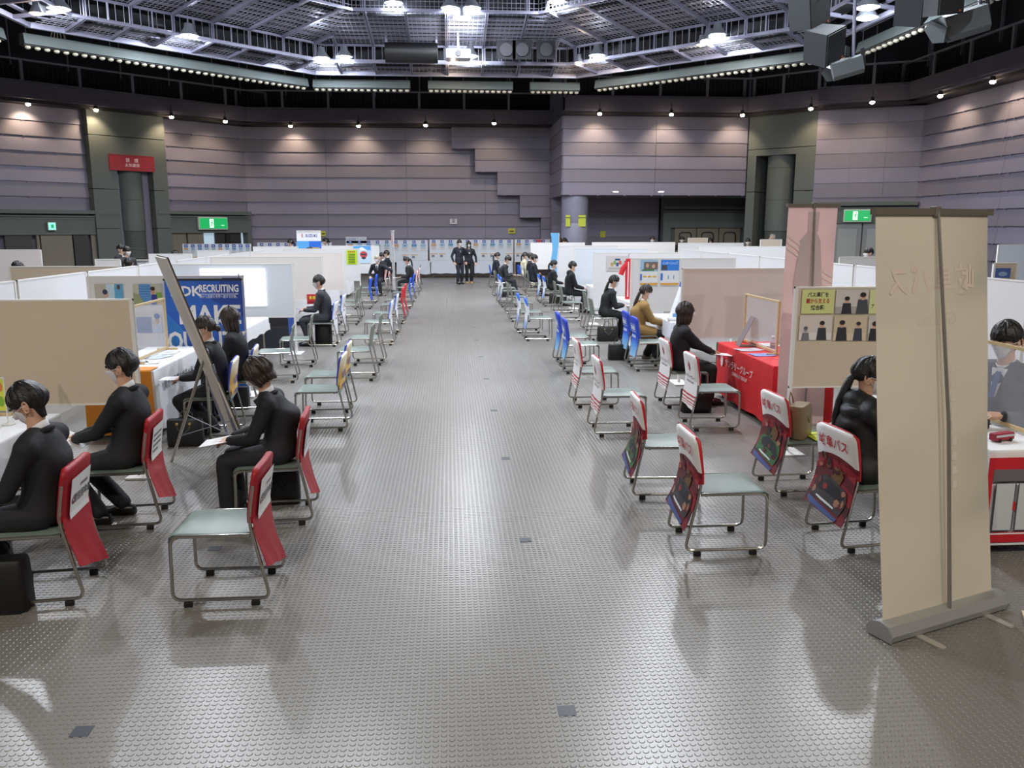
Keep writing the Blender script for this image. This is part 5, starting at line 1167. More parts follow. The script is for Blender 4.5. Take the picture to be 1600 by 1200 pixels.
info_board(285, 392, 381, YI-3, 10, 'far left poster board with blue number tags'); info_board(402, 518, 379, YI-1, 9, 'second poster board with blue number tags'); info_board(540, 668, 375.5, YI, 9, 'third poster board with blue number tags'); info_board(671, 802, 374.5, YI, 10, 'middle poster board with blue number tags behind the standing pair'); info_board(804, 868, 374, YI, 5, 'right poster board with blue number tags')
q0, q1 = gy(540, 370, YI), gy(573, 380, YI); sg = thing('corner_sign', 'pale sign with blue corner name above the third poster board', 'sign', ((q0.x+q1.x)/2, YI, q1.z)); link('sign_panel', print_mesh(q1.x-q0.x, q0.z-q1.z, [('t', '企業情報コーナー', 0, (q0.z-q1.z)/2, .16, (70, 90, 150), 'CENTER', .72)], (205, 208, 216), .03), sg)
def cloth_table(x0, x1, y0, y1, z, drop, m, label, tlabel, sides=True, legm=None, fold=.0):
    """folding table with a cloth over it; drop = hem height"""
    t = thing('folding_table', tlabel, 'table', ((x0+x1)/2, (y0+y1)/2, 0)); a, b_ = (x1-x0)/2, (y1-y0)/2
    MB().bbox(-a+.01, a-.01, -b_+.01, b_-.01, z-.035, z-.006, .006).build('table_top', mat('table_laminate', (190, 185, 175), .5), t)
    for sx in (-1, 1):
        for sy in (-1, 1): MB().tube([(sx*(a-.06), sy*(b_-.12), 0), (sx*(a-.06), sy*(b_-.14), z-.04)], .014, 8).build('leg', M_CHR, t)
    for sy in (-1, 1): MB().tube([(-(a-.06), sy*(b_-.13), .12), (a-.06, sy*(b_-.13), .12)], .010, 6).build('stretcher', M_CHR, t)
    mb = MB(); n = 64; per = []
    P = [(-a, -b_), (a, -b_), (a, b_), (-a, b_)]; tot = 2*(2*a+2*b_)
    for i in range(n):
        s = tot*i/n; k = 0; q = [2*a, 2*b_, 2*a, 2*b_]
        while s > q[k]: s -= q[k]; k += 1
        A, B = Vector(P[k]), Vector(P[(k+1) % 4]); per.append(A+(B-A).normalized()*s)
    rings = []
    for zz, e in ((z, -.012), (z, -.004), (z-.004, .003), (z-.02, .006), (z-.2, .012), ((z+drop)/2, .018), (drop, .024)):
        if zz < drop-.001: continue
        rings.append([(p.x+(p.x/a*e if abs(abs(p.x)-a) < .02 else 0)+fold*math.sin(i*1.3)*(z-zz), p.y+(p.y/b_*e if abs(abs(p.y)-b_) < .02 else 0)+fold*math.sin(i*1.7+1)*(z-zz), zz+(.012*math.sin(i*.9) if zz == drop else 0)) for i, p in enumerate(per)])
    mb.loft(rings[::-1], cap=False); mb.add([q for q in rings[0]], [tuple(range(n))])
    c = tag(mb.build('tablecloth', m, smooth=50, loc=((x0+x1)/2, (y0+y1)/2, .002)), label, 'tablecloth')
    return c
M_CW = mat('cloth_white', (232, 232, 234), .8, bump=.15, bscale=25); M_CR = mat('cloth_red', (205, 26, 32), .75, bump=.2, bscale=18); M_CBl = mat('cloth_blue', (30, 70, 150), .7); M_CO = mat('cloth_orange', (225, 140, 40), .7)
cloth_table(-3.75, -3.1, 4.85, 6.65, .70, .47, M_CW, 'white cloth with short drop on the table at the left edge', 'folding table at the left edge under white cloth', fold=.01)
c = cloth_table(-3.72, -3.06, 8.62, 10.42, .70, .06, M_CW, 'white printed cloth to the floor on the table by the easel', 'folding table under the white printed cloth by the easel', fold=.012)
def side_text(txt, size, x, y, z, col, par_loc, left=True, sx=1.):
    """lettering on the aisle side of a cloth; returns mesh object"""
    vs, fs = text_mesh(txt, size, 0, .012*size); s = 1 if left else -1
    me = bpy.data.meshes.new('lettering'); me.from_pydata([(0, s*a*sx, b_) for a, b_, q in vs], [], fs); me.materials.append(pcol(col)); return me, (x-par_loc[0], y-par_loc[1], z-par_loc[2])
me, l = side_text('関から品質を世界へ届ける仕事', .105, -3.06+.034, 9.55, .50, (50, 52, 60), c.location, True, .95); link('lettering', me, c, l)
o = tag(MB().loft([[(-.345, -.03, 0), (.345, -.03, 0), (.345, -.036, 0), (-.345, -.036, 0)], [(-.335, -.018, .66), (.335, -.018, .66), (.335, -.026, .66), (-.335, -.026, .66)], [(-.33, .0, .665), (.33, .0, .665), (.33, -.012, .672), (-.33, -.012, .672)], [(-.33, .22, .665), (.33, .22, .665), (.33, .22, .669), (-.33, .22, .669)]]).build('orange_cloth', M_CO, loc=(-3.39, 8.60, .045)), 'orange cloth hanging over the near end of the white printed table', 'cloth')
cloth_table(-3.75, -2.98, 12.0, 13.8, .70, .50, M_CW, 'white cloth sagging at the corner of the table before the projection', 'folding table before the projected rectangle', fold=.02)
cloth_table(-3.75, -3.15, 15.2, 17.0, .70, .08, M_CBl, 'blue cloth on the table in front of the man with glasses', 'folding table under blue cloth')
tag(MB().bbox(-.3, .3, -.75, .75, 0, .012, .004).build('white_runner', M_CW, loc=(-3.45, 16.0, .704)), 'white runner lying on the blue table cloth', 'cloth')
for Y, s in ((19.2, 'behind the lime notice'), (22.8, 'next to the blue covered chairs'), (26.4, 'beside the turned grey haired man')): cloth_table(-3.75, -3.15, Y-.5, Y+1.1, .70, .1, M_CW, 'white cloth on the left table '+s, 'left folding table '+s)
c = cloth_table(3.42, 4.1, 8.45, 10.35, .70, .06, M_CR, 'red cloth to the floor with white company name', 'folding table under the red cloth', fold=.015)
me, l = side_text('サンラリーグループ', .105, 3.42-.033, 9.45, .50, (238, 225, 225), c.location, False); link('lettering', me, c, l); me, l = side_text('SUNRALLY GROUP', .06, 3.42-.033, 9.40, .41, (238, 225, 225), c.location, False); link('lettering', me, c, l)
mb = MB(); mb.add([(0, -p, q) for p, q in [(0, -.07), (.045, -.03), (.045, .03), (.01, .08), (.0, .02), (-.03, .08), (-.045, 0), (-.03, -.05)]], [tuple(range(8))]); mb.build('emblem', pcol((238, 225, 225)), c, loc=(3.42-.034-c.location.x, 10.05-c.location.y, .5))
cloth_table(3.42, 4.1, 12.1, 13.9, .70, .45, M_CW, 'white cloth with folds on the table before the tan coat', 'folding table before the woman in the tan coat', fold=.02)
for Y, s in ((15.7, 'before the woman with the floor bag'), (19.6, 'before the man in the hoodie'), (23.2, 'under the light blue flag'), (27, 'at the far end of the right row')): cloth_table(3.5, 4.1, Y, Y+1.7, .70, .1, M_CW, 'white cloth on the right table '+s, 'right folding table '+s)
c = cloth_table(3.5, 4.10, 4.98, 6.78, .72, .10, M_CW, 'white cloth with a printed red and grey bus front at the right edge', 'folding table at the right edge behind the banner')
link('bus_print', print_mesh(.66, .60, [('r', -.33, .52, .66, .08, (200, 30, 44)), ('r', -.33, .1, .035, .44, (200, 30, 44)), ('r', -.29, .44, .62, .08, (110, 105, 108)), ('r', -.33, .0, .66, .015, (225, 225, 230)), ('r', -.33, .02, .66, .07, (196, 28, 42)), ('r', -.33, .075, .66, .01, (235, 235, 235))]+[q for k in range(4) for q in (('r', -.27+.155*k, .10, .14, .33, (60, 62, 66)), ('r', -.263+.155*k, .105, .126, .32, (198, 202, 206)), ('r', -.14+.155*k, .24, .02, .06, (196, 28, 42)))], None), c, (0, -.94, .08))
# info tables with white cloth before the back boards
for i, (p, q_, s) in enumerate([(620, 671, 'left'), (674, 738, 'middle'), (742, 800, 'right')]):
    a, b_ = gy(p, 407, 36.3), gy(q_, 407, 36.3); cloth_table(a.x, b_.x, 36.3, 36.95, .70, .18 if i else .15, mat('cloth_bluewhite', (205, 210, 220), .8), s+' white cloth on the tables below the back posters', s+' folding table below the back posters')

# ---- pictures and notices
def poster(label, x, y, z, w_, h_, shapes, base=(225, 226, 228), rz=0., name='poster', cat='poster'):
    t = thing(name, label, cat, (x, y, z), rz); link('sheet', print_mesh(w_, h_, shapes, base), t); return t
def px_poster(label, px0, px1, py0, py1, Y, shapes_fn, base=(225, 226, 228), **k):
    a, b_ = gy(px0, py0, Y), gy(px1, py1, Y); w_, h_ = b_.x-a.x, a.z-b_.z; return poster(label, (a.x+b_.x)/2, Y, b_.z, w_, h_, shapes_fn(w_, h_), base, **k)
def person_pic(bg, floor_, figs):
    def f(w_, h_):
        s = [('r', -w_/2, 0, w_, h_, bg), ('r', -w_/2, 0, w_, h_*.3, floor_)]
        for fx, fz, sc, c, sk, hr in figs: s += [('p', [(fx*w_-.16*sc*w_, 0), (fx*w_+.16*sc*w_, 0), (fx*w_+.12*sc*w_, fz*h_), (fx*w_-.12*sc*w_, fz*h_)], c), ('e', fx*w_, (fz+.12)*h_, .075*sc*w_, .13*h_*sc, sk), ('e', fx*w_, (fz+.19)*h_, .08*sc*w_, .09*h_*sc, hr)]
        return s
    return f
YN = 10.785
px_poster('photo of a worker in blue cap above the beige board', 147, 194, 444, 476, YN, lambda w_, h_: [('r', -w_/2, 0, w_*.4, h_, (185, 178, 165)), ('p', [(-.1*w_, 0), (.2*w_, .2*h_), (.3*w_, .6*h_), (.1*w_, h_), (-.1*w_, h_)], (190, 215, 230)), ('r', .2*w_, 0, .3*w_, h_, (90, 165, 205)), ('e', -.1*w_, .5*h_, .08*w_, .16*h_, (205, 165, 140)), ('e', -.14*w_, .62*h_, .09*w_, .13*h_, (40, 50, 80)), ('e', .35*w_, .85*h_, .06*w_, .12*h_, (90, 60, 55))])
px_poster('photo of a woman in blue beside stacked blue crates', 207, 255, 444, 476, YN, lambda w_, h_: [('r', -w_/2, 0, w_, h_, (190, 190, 170)), ('r', -.3*w_, .1*h_, .4*w_, .9*h_, (90, 150, 210))]+[('r', -.3*w_, (.15+.12*k)*h_, .4*w_, .02*h_, (50, 90, 160)) for k in range(7)]+[('r', .28*w_, .35*h_, .2*w_, .25*h_, (120, 170, 60)), ('p', [(.1*w_, 0), (.35*w_, 0), (.3*w_, .5*h_), (.12*w_, .5*h_)], (40, 50, 150)), ('e', .18*w_, .65*h_, .07*w_, .16*h_, (205, 150, 130)), ('e', .18*w_, .78*h_, .08*w_, .1*h_, (50, 30, 25)), ('p', [(-.5*w_, 0), (-.1*w_, 0), (-.3*w_, .5*h_), (-.5*w_, .6*h_)], (150, 160, 120)), ('r', .3*w_, 0, .2*w_, .15*h_, (215, 180, 50))])
px_poster('photo of a man in blue cap below the crate photo', 212, 254, 489, 520, YN, lambda w_, h_: [('r', -w_/2, 0, w_, h_, (205, 205, 205)), ('r', -w_/2, 0, w_*.6, h_*.8, (110, 125, 170)), ('p', [(.15*w_, 0), (.5*w_, 0), (.45*w_, .5*h_), (.25*w_, .35*h_)], (190, 210, 235)), ('e', .33*w_, .65*h_, .08*w_, .2*h_, (200, 155, 130)), ('e', .33*w_, .83*h_, .12*w_, .14*h_, (40, 90, 170))])
# blue recruiting banner on its roll-up stand
a, b_ = gy(256, 437, 10.62), gy(377, 437, 10.62); wB = b_.x-a.x; zB = a.z; t = thing('rollup_banner', 'blue roll-up banner with white recruiting slogan in front of the photo board', 'banner', ((a.x+b_.x)/2, 10.62, 0))
sh_ = [('p', [(-wB*.5, zB*.35), (-wB*.2, zB*.2), (-wB*.3, zB*.55), (-wB*.5, zB*.7)], (40, 120, 205)), ('p', [(-wB*.5, zB*.7), (wB*.0, zB*.72), (-wB*.1, zB*.95), (-wB*.5, zB*.96)], (30, 100, 200)), ('p', [(wB*.1, zB*.8), (wB*.5, zB*.66), (wB*.5, zB*.98), (wB*.25, zB*.98)], (20, 66, 160)),
       ('t', 'NDK', -wB*.235, zB-.20, .17, (240, 242, 246), 'CENTER', 1.0, 1), ('t', 'RECRUITING', wB*.2, zB-.165, .125, (240, 242, 246), 'CENTER', .68, 1), ('r', wB*-.05, zB-.235, wB*.5, .008, (240, 242, 246)), ('t', '関から品質を世界へ届ける仕事。', wB*.2, zB-.265, .04, (240, 242, 246), 'CENTER', .8),
       ('t', 'MAKE', wB*.06, zB-.50, .32, (238, 240, 245), 'CENTER', .92, 1), ('t', 'QUALITY', wB*.0, zB-.83, .32, (238, 240, 245), 'CENTER', .72, 1)]
link('banner_sheet', print_mesh(wB, zB-.06, [s if s[0] != 't' else s for s in sh_], (28, 92, 196)), t, (0, 0, .05)); MB().box(-wB/2-.01, wB/2+.01, -.015, .02, zB-.012, zB+.012).build('top_rail', M_BLACK, t); MB().bbox(-wB/2-.02, wB/2+.02, -.06, .08, 0, .06, .01).build('base', M_STEEL, t); MB().tube([(wB*.46, .03, .05), (wB*.46, .03, zB+.07)], .008, 6).build('pole', M_STEEL, t)
# projection: glowing slab imitating the projector's light on the board
a, b_ = gy(312, 420, 14.38), gy(417, 478, 14.38); tag(MB().box(a.x, b_.x, 14.375, 14.385, b_.z, a.z).build('projected_light', mat('projected_white', (248, 250, 255), .5, emit=1.1)), 'bright white projected picture on the bluish white board', 'projection')
# lime notice, car poster, car maker banner
px_poster('lime yellow notice with red heading on the white board', 541, 558, 391, 413, 24.28, lambda w_, h_: [('r', -w_*.34+w_*.18*j, h_*.84, w_*.14, h_*.09, (200, 40, 30)) for j in range(4)]+[('r', -w_*.3+w_*.13*j, h_*(.68-.12*k), w_*.1, h_*.07, (60, 80, 20)) for k in range(6) for j in range(5)], (190, 225, 30))
px_poster('light blue poster with a red car on the far white board', 552, 580, 384.5, 411, 28.18, lambda w_, h_: [('r', -w_/2, h_*.75, w_, h_*.25, (80, 160, 225)), ('p', [(-w_*.5, h_*.72), (0, h_*.95), (w_*.3, h_*.75)], (235, 240, 245)), ('e', w_*.08, h_*.5, w_*.22, h_*.2, (205, 70, 80)), ('r', -w_*.1, h_*.46, w_*.35, h_*.1, (60, 60, 70)), ('e', w_*.08, h_*.3, w_*.12, h_*.08, (50, 50, 55))], (190, 215, 235))
a, b_ = gy(463, 361, 27), gy(501, 361, 27); wB = b_.x-a.x; t = thing('rollup_banner', 'white and blue car maker banner with a yellow car above the left boards', 'banner', ((a.x+b_.x)/2, 27, 0)); zB = a.z
link('banner_sheet', print_mesh(wB, zB-.05, [('r', -wB/2, 0, wB, zB-.36, (40, 110, 215)), ('p', [(-wB/2, zB-.36), (0, zB-.36), (0, zB-.7), (-wB/2, zB-.8)], (90, 170, 235)), ('t', 'SUZUKI', .08, zB-.2, .12, (40, 60, 140), 'CENTER', .9, 1), ('t', 'S', -.2, zB-.2, .13, (210, 40, 40), 'CENTER', 1, 1), ('r', -wB*.25, zB-.82, wB*.7, .2, (235, 195, 40)), ('r', -wB*.0, zB-.70, wB*.42, .14, (225, 185, 40)), ('r', wB*.02, zB-.68, wB*.15, .10, (60, 90, 120)), ('r', wB*.2, zB-.68, wB*.2, .10, (60, 90, 120)), ('e', -wB*.1, zB-.84, .07, .07, (30, 30, 32)), ('e', wB*.3, zB-.84, .07, .07, (30, 30, 32))], (238, 238, 242)), t, (0, 0, .05)); MB().box(-wB/2, wB/2, -.02, .02, zB-.01, zB+.02).build('top_rail', M_POST, t); MB().bbox(-wB/2, wB/2, -.08, .08, 0, .06, .01).build('base', M_STEEL, t); MB().tube([(0, .03, .05), (0, .03, zB)], .008, 6).build('pole', M_STEEL, t)
# narrow white banner seen edge-on in the left row, and the light blue flag
q0 = gz(618, 457); t = thing('standing_banner', 'narrow white banner seen almost edge-on in the left row', 'banner', (q0.x-.05, q0.y, 0), math.radians(-78)); link('banner_sheet', print_mesh(.62, 1.95, [('r', -.2, 1.5, .1, .3, (200, 60, 60))]+[('r', .02, .3+.2*k, .06, .12, (150, 150, 155)) for k in range(6)], (232, 230, 232), .004), t, (0, 0, .08)); MB().box(-.32, .32, -.02, .02, 2.02, 2.05).build('top_rail', M_POST, t); MB().bbox(-.33, .33, -.06, .06, 0, .07, .01).build('base', M_BLACK, t); MB().tube([(0, .03, .05), (0, .03, 2.02)], .008, 6).build('pole', M_STEEL, t)
q0 = gy(866, 364, 24.2); t = thing('feather_flag', 'narrow light blue flag standing in the right inner row', 'flag', (q0.x+.02, 24.2, 0)); zf = q0.z
fl = MB(); fl.loft([[(-.10-.03*math.sin(k*.9), .01*math.sin(k), z), (.09-.02*math.sin(k*.7), .04, z), (.09-.02*math.sin(k*.7), .046, z), (-.10-.03*math.sin(k*.9), .006+.01*math.sin(k), z)] for k, z in enumerate(np.linspace(.75, zf, 9))]); fl.build('flag_sheet', mat('flag_blue', (110, 180, 225), .7), t, 50)
MB().tube([(.12, .03, 0), (.12, .03, zf)], .012, 6).build('pole', M_POST, t); MB().bbox(-.2, .3, -.18, .2, 0, .03, .01).build('base', M_POST, t)
# posters on the right boards
YH = 14.985
px_poster('left poster with two people above blue and orange charts', 1001, 1027, 406, 446, YH, lambda w_, h_: [('r', -w_/2, .55*h_, w_, .45*h_, (150, 185, 215)), ('r', -.3*w_, .62*h_, .8*w_, .3*h_, (110, 100, 95)), ('e', -.1*w_, .78*h_, .09*w_, .08*h_, (205, 165, 140)), ('e', .25*w_, .75*h_, .09*w_, .08*h_, (205, 165, 140)), ('r', -.4*w_, .57*h_, .7*w_, .06*h_, (60, 120, 60)), ('r', -w_/2, .2*h_, .1*w_, .25*h_, (50, 110, 200))]+[('r', (-.35+.28*k)*w_, .32*h_, .2*w_, .06*h_, (220, 170, 70)) for k in range(3)]+[('r', -w_/2, .02*h_, w_, .08*h_, (215, 160, 50))])
px_poster('right poster with a solid blue heading above charts', 1033, 1060, 406, 446, YH, lambda w_, h_: [('r', -w_/2, .58*h_, w_, .42*h_, (40, 125, 220)), ('t', 'インターンシップ', 0, .86*h_, .07*h_*2, (240, 240, 250), 'CENTER', .55), ('r', -.45*w_, .6*h_, .3*w_, .2*h_, (70, 70, 80)), ('r', -w_/2, .2*h_, .12*w_, .28*h_, (50, 110, 200)), ('r', -.1*w_, .25*h_, .05*w_, .15*h_, (80, 140, 215)), ('r', .2*w_, .25*h_, .05*w_, .15*h_, (80, 140, 215)), ('r', -w_/2, .02*h_, w_, .08*h_, (215, 160, 50))])
px_poster('photo of coloured product boxes on the white board', 948, 980, 400, 423, 18.385, lambda w_, h_: [('r', -.3*w_+.13*k*w_, .3*h_+.12*h_*(k % 2), .12*w_, .25*h_, c) for k, c in enumerate([(180, 150, 90), (120, 160, 90), (60, 80, 130), (200, 90, 80), (190, 180, 170), (150, 70, 90)])]+[('r', -.4*w_, .1*h_, .8*w_, .12*h_, (170, 165, 160)), ('r', -.1*w_, .7*h_, .25*w_, .12*h_, (50, 70, 110))], (200, 195, 195))
t = thing('happi_coat', 'red happi coat hanging on the edge of the white board', 'garment', gy(981, 448, 16.6)); mb = MB()
mb.loft([[(-.06+.01*math.sin(k), -.03, z), (.05+.01*math.cos(k*1.3), -.04, z), (.06, .03, z), (-.05, .03, z)] for k, z in enumerate(np.linspace(-.25, .56, 9))]); mb.tube([(-.02, 0, .47), (-.11, 0, .36), (-.15, 0, .24)], [.05, .055, .05], 8); mb.build('cloth', mat('happi_red', (205, 30, 40), .7), t, 60); MB().tube([(0, 0, .55), (0, 0, .64), (.03, 0, .67)], .006, 6).build('hanger_hook', M_STEEL, t); MB().box(-.02, .0, -.05, -.04, -.2, .5).build('white_band', pcol((235, 225, 225)), t)
YF = 7.585; sk, hr = (205, 165, 140), (35, 28, 26)
px_poster('lime card with three lines of bus work text', 1254, 1302, 453, 490, YF, lambda w_, h_: [('t', 'バス運行を', 0, h_*.78, h_*.22, (40, 42, 40), 'CENTER', .85, 1), ('t', '裏から支える', 0, h_*.52, h_*.22, (170, 50, 40), 'CENTER', .78, 1), ('t', '総合職', 0, h_*.24, h_*.22, (40, 42, 40), 'CENTER', .9, 1)], (212, 217, 146))
px_poster('photo of a woman consulting at a desk', 1307, 1355, 453, 490, YF, person_pic((205, 200, 195), (170, 165, 165), [(-.15, .45, 1, (40, 40, 48), sk, hr), (.33, .6, 1.2, (70, 72, 80), sk, hr)]))
px_poster('photo of a man telephoning in an office', 1250, 1298, 493, 531, YF, person_pic((215, 205, 200), (225, 222, 220), [(.2, .5, 1, (50, 52, 60), sk, hr), (-.3, .3, .8, (120, 120, 125), (150, 150, 155), (90, 90, 95))]))
px_poster('photo of two uniformed bus drivers', 1304, 1352, 494, 532, YF, person_pic((205, 190, 165), (215, 200, 175), [(-.25, .55, 1.1, (44, 44, 50), sk, (30, 30, 34)), (.25, .5, .9, (60, 64, 80), sk, (40, 40, 46))]))
px_poster('lime card half hidden by the beige banner', 1360, 1408, 453, 490, YF, lambda w_, h_: [('t', 'プ', -w_*.4, h_*.3, h_*.2, (40, 42, 40), 'CENTER', .7, 1)], (212, 217, 160)); px_poster('photo half hidden by the beige banner', 1358, 1405, 494, 532, YF, person_pic((200, 195, 190), (170, 165, 160), [(-.3, .5, 1.1, (44, 44, 50), sk, hr)]))
for i, (a, b_, y, Y, c) in enumerate([(1108, 1118, 396, 20.9, (60, 90, 170)), (1120, 1128, 396, 20.9, (190, 190, 185)), (1130, 1140, 396, 20.9, (170, 165, 155)), (1142, 1153, 397, 20.9, (120, 175, 215)), (1190, 1203, 408, 16.4, (90, 120, 140)), (1205, 1220, 409, 16.2, (70, 120, 195))]):
    p0 = gpl(a, y, (5.985, 0, 0), (1, 0, 0)); p1 = gpl(b_, y, (5.985, 0, 0), (1, 0, 0)); poster('small photo sheet %s on the long right board row' % ['with blue heading', 'showing grey buildings', 'showing pale rooms', 'with a light blue sky', 'with dark figures', 'with blue panels'][i], 5.985, (p0.y+p1.y)/2, 1.18, max(.3, abs(p1.y-p0.y)), .3, [('r', -.15, .15, .3, .15, c), ('r', -.12, .05, .24, .05, (150, 150, 155))], (222, 224, 228), rz=PI/2)
px_poster('blue photo on the beige board at the right edge', 1556, 1578, 419, 434, 12.58, lambda w_, h_: [('r', -w_/2, 0, w_, h_, (70, 100, 165)), ('e', 0, h_*.4, w_*.3, h_*.25, (150, 170, 205))]); px_poster('yellow green notice on the round column', 884, 891, 336, 354, 33.958, lambda w_, h_: [('r', -w_/2, h_*.72, w_, h_*.1, (90, 110, 30))], (190, 200, 60)); px_poster('yellow green notice, right one on the round column', 903, 915, 336, 354, 33.958, lambda w_, h_: [('r', -w_/2, h_*.72, w_, h_*.1, (90, 110, 30))], (190, 200, 60)); px_poster('yellow notice on the pinkish wall under the box', 938, 946, 361, 371, 37.36, lambda w_, h_: [], (185, 190, 50)); px_poster('yellow notice on the back wall right of the standing pair', 794, 805, 357, 365, 38.55, lambda w_, h_: [('r', -w_*.3, h_*.3, w_*.6, h_*.3, (90, 90, 30))], (190, 190, 60)); px_poster('yellow notice right of the car maker banner', 501, 509, 361, 369, 38.55, lambda w_, h_: [('r', -w_*.3, h_*.3, w_*.6, h_*.3, (90, 90, 30))], (190, 190, 60)); px_poster('white plate with the character for east on the back wall', 703, 714, 342, 350, 38.55, lambda w_, h_: [('t', '東', 0, h_*.5, h_*.9, (60, 60, 66))], (205, 205, 212)); px_poster('red poster top above the flag board', 834, 850, 374.5, 379, 37.19, lambda w_, h_: [], (190, 70, 80))
# ---- the two roll-up banners at the right
def fit_top(px, py, b0, n, zt):                # lean (metres) of the top edge along n so that it meets a sight line
    best = None
    for k in range(-60, 61):
        d = k*.01; p = np.array([b0[0]+n[0]*d, b0[1]+n[1]*d, zt-CAM_H]); x = 800+F_PX*(p@_R)/(p@_FW); e = abs(x-px)
        if best is None or e < best[0]: best = (e, d)
    return best[1]
def rollup(bl, br, zt, lean, m, label, name='rollup_banner'):
    bl, br = Vector((*bl, 0)), Vector((*br, 0)); d = br-bl; L = d.length; rz = math.atan2(d.y, d.x); t = thing(name, label, 'banner', (bl+br)/2, rz); h = L/2
    mb = MB(); nz = 12; rings = []
    for k in range(nz+1):
        z = .085+(zt-.085)*k/nz; y = lean*(z/zt)+.012*math.sin(PI*k/nz); rings.append([(-h+.02+.003*math.sin(k*1.1), y, z), (0, y-.004, z), (h-.02+.004*math.sin(k*.9+1), y, z), (h-.02, y+.003, z), (0, y-.001, z), (-h+.02, y+.003, z)])
    sh = mb.loft(rings).build('banner_sheet', m, t, 60)
    MB().loft([[(x, lean-.018, zt-.012), (x, lean+.018, zt-.012), (x, lean+.018, zt+.022), (x, lean-.018, zt+.022)] for x in (-h+.0, h-.0)]).build('top_rail', mat('rail_taupe', (120, 112, 100), .4, .3), t)
    MB().loft([[(x, -.075, .012), (x, .075, .012), (x, .082, .045), (x, .05, .085), (x, .0, .098), (x, -.05, .085), (x, -.082, .045)] for x in (-h-.01, h+.01)]).build('base_cassette', mat('cassette_aluminium', (182, 182, 180), .35, .55), t)
    for s in (-1, 1): MB().loft([[(s*(h+.011)+dx, -.078, .008), (s*(h+.011)+dx, .078, .008), (s*(h+.011)+dx, .086, .046), (s*(h+.011)+dx, .052, .089), (s*(h+.011)+dx, 0, .102), (s*(h+.011)+dx, -.052, .089), (s*(h+.011)+dx, -.086, .046)] for dx in (-.006, .006)]).build('end_cap', mat('cassette_cap', (165, 165, 165), .4, .4), t)
    for s in (-.28, .32): MB().loft([[(s*L-.022, .1, z), (s*L+.022, .1, z), (s*L+.024, -.20, z), (s*L+.018, -.222, z), (s*L, -.23, z), (s*L-.018, -.222, z), (s*L-.024, -.20, z)] for z in (.002, .010)]).build('foot', mat('foot_aluminium', (190, 186, 178), .4, .4), t)
    MB().tube([(.03, -.03, .09), (.035, -.045+lean*.5, zt*.5), (.0, -.02+lean, zt+.02)], [.011, .010, .009], 8).build('pole', mat('pole_grey', (150, 146, 140), .35, .6), t, True)
    MB().bbox(-.02, .02, lean-.03, lean+.02, zt-.02, zt+.035, .006).build('pole_clip', mat('clip_taupe', (110, 104, 96), .4), t)
    return t, sh, L
def translucent(name, col, tr=.35):
    m = mat(name, col, .65); nt = m.node_tree; b = nt.nodes['Principled BSDF']; t = nt.nodes.new('ShaderNodeBsdfTranslucent'); t.inputs[0].default_value = srgb(col); mx = nt.nodes.new('ShaderNodeMixShader'); mx.inputs[0].default_value = tr
    nt.links.new(b.outputs[0], mx.inputs[1]); nt.links.new(t.outputs[0], mx.inputs[2]); nt.links.new(mx.outputs[0], nt.nodes['Material Output'].inputs[0]); return m
bl, br = gz(1376, 998), gz(1552, 946); dn = Vector((br.x-bl.x, br.y-bl.y)).normalized(); nrm = (-dn.y, dn.x); ln = fit_top(1461, 320, ((bl.x+br.x)/2, (bl.y+br.y)/2), nrm, 2.22)
t, sh, L = rollup(bl.xy, br.xy, 2.225, ln, translucent('banner_back_cream', (226, 218, 202)), 'tall roll-up banner seen from its cream back, nearest on the right')
M_GH = mat('ghost_print', (218, 200, 186), .7); M_GH2 = mat('ghost_print_grey', (216, 206, 192), .7)
def ghost(txt, size, x, z, m, sx=1., bold=True):
    vs, fs = text_mesh(txt, size, 0, .02*size if bold else 0); me = bpy.data.meshes.new('show_through'); me.from_pydata([(x-a*sx, ln*((z+b_)/2.225)-.004-.012*0+.012*math.sin(PI*((z+b_)-.085)/2.14)-.0012, z+b_) for a, b_, q in vs], [], fs); me.materials.append(m); link('show_through', me, sh)
ghost('岐阜バス', .17, -.02, 1.86, M_GH, 1.0); ghost('GifuBus', .10, .02, 1.66, M_GH2, 1.0, False)
for k in range(9):
    me = bpy.data.meshes.new('show_through'); zz = 1.36-.08*k; me.from_pydata([(.12+a, ln*((zz+c_)/2.225)-.004+.012*math.sin(PI*(zz+c_-.085)/2.14)-.0012, zz+c_) for a, c_ in ((0, 0), (.05, .005), (.045, .045), (.01, .05))], [], [(0, 1, 2, 3)]); me.materials.append(M_GH2); link('show_through', me, sh)
tl, tr_ = (3.36, 8.22), (3.96, 8.34); t2, sh2, L2 = rollup(tl, tr_, 2.36, 0, translucent('banner_back_pink', (238, 214, 214)), 'tall pink roll-up banner seen from behind, second on the right')
mk = lambda pts, c: (lambda me: (me.from_pydata([(x, .0055-.012+.012*math.sin(PI*z/2.36)-.0085*1, z) for x, z in pts], [], [tuple(range(len(pts)))]), me.materials.append(mat('ghost_%d%d%d' % c, c, .7)), link('show_through', me, sh2)))(bpy.data.meshes.new('show_through'))
mk([(-.12, .95), (.12, .95), (.15, 1.6), (.10, 2.02), (.03, 2.12), (-.03, 2.12), (-.13, 2.02), (-.18, 1.6)], (196, 176, 178)); mk([(-.05, 2.1), (.06, 2.1), (.07, 2.3), (-.06, 2.3)], (200, 182, 180))
for k in range(3): mk([(-.28, 2.08-.06*k), (-.12, 1.98-.06*k), (-.12, 1.955-.06*k), (-.28, 2.055-.06*k)], (232, 214, 210)); mk([(.16, 1.72-.06*k), (.28, 1.66-.06*k), (.28, 1.635-.06*k), (.16, 1.695-.06*k)], (232, 214, 210))
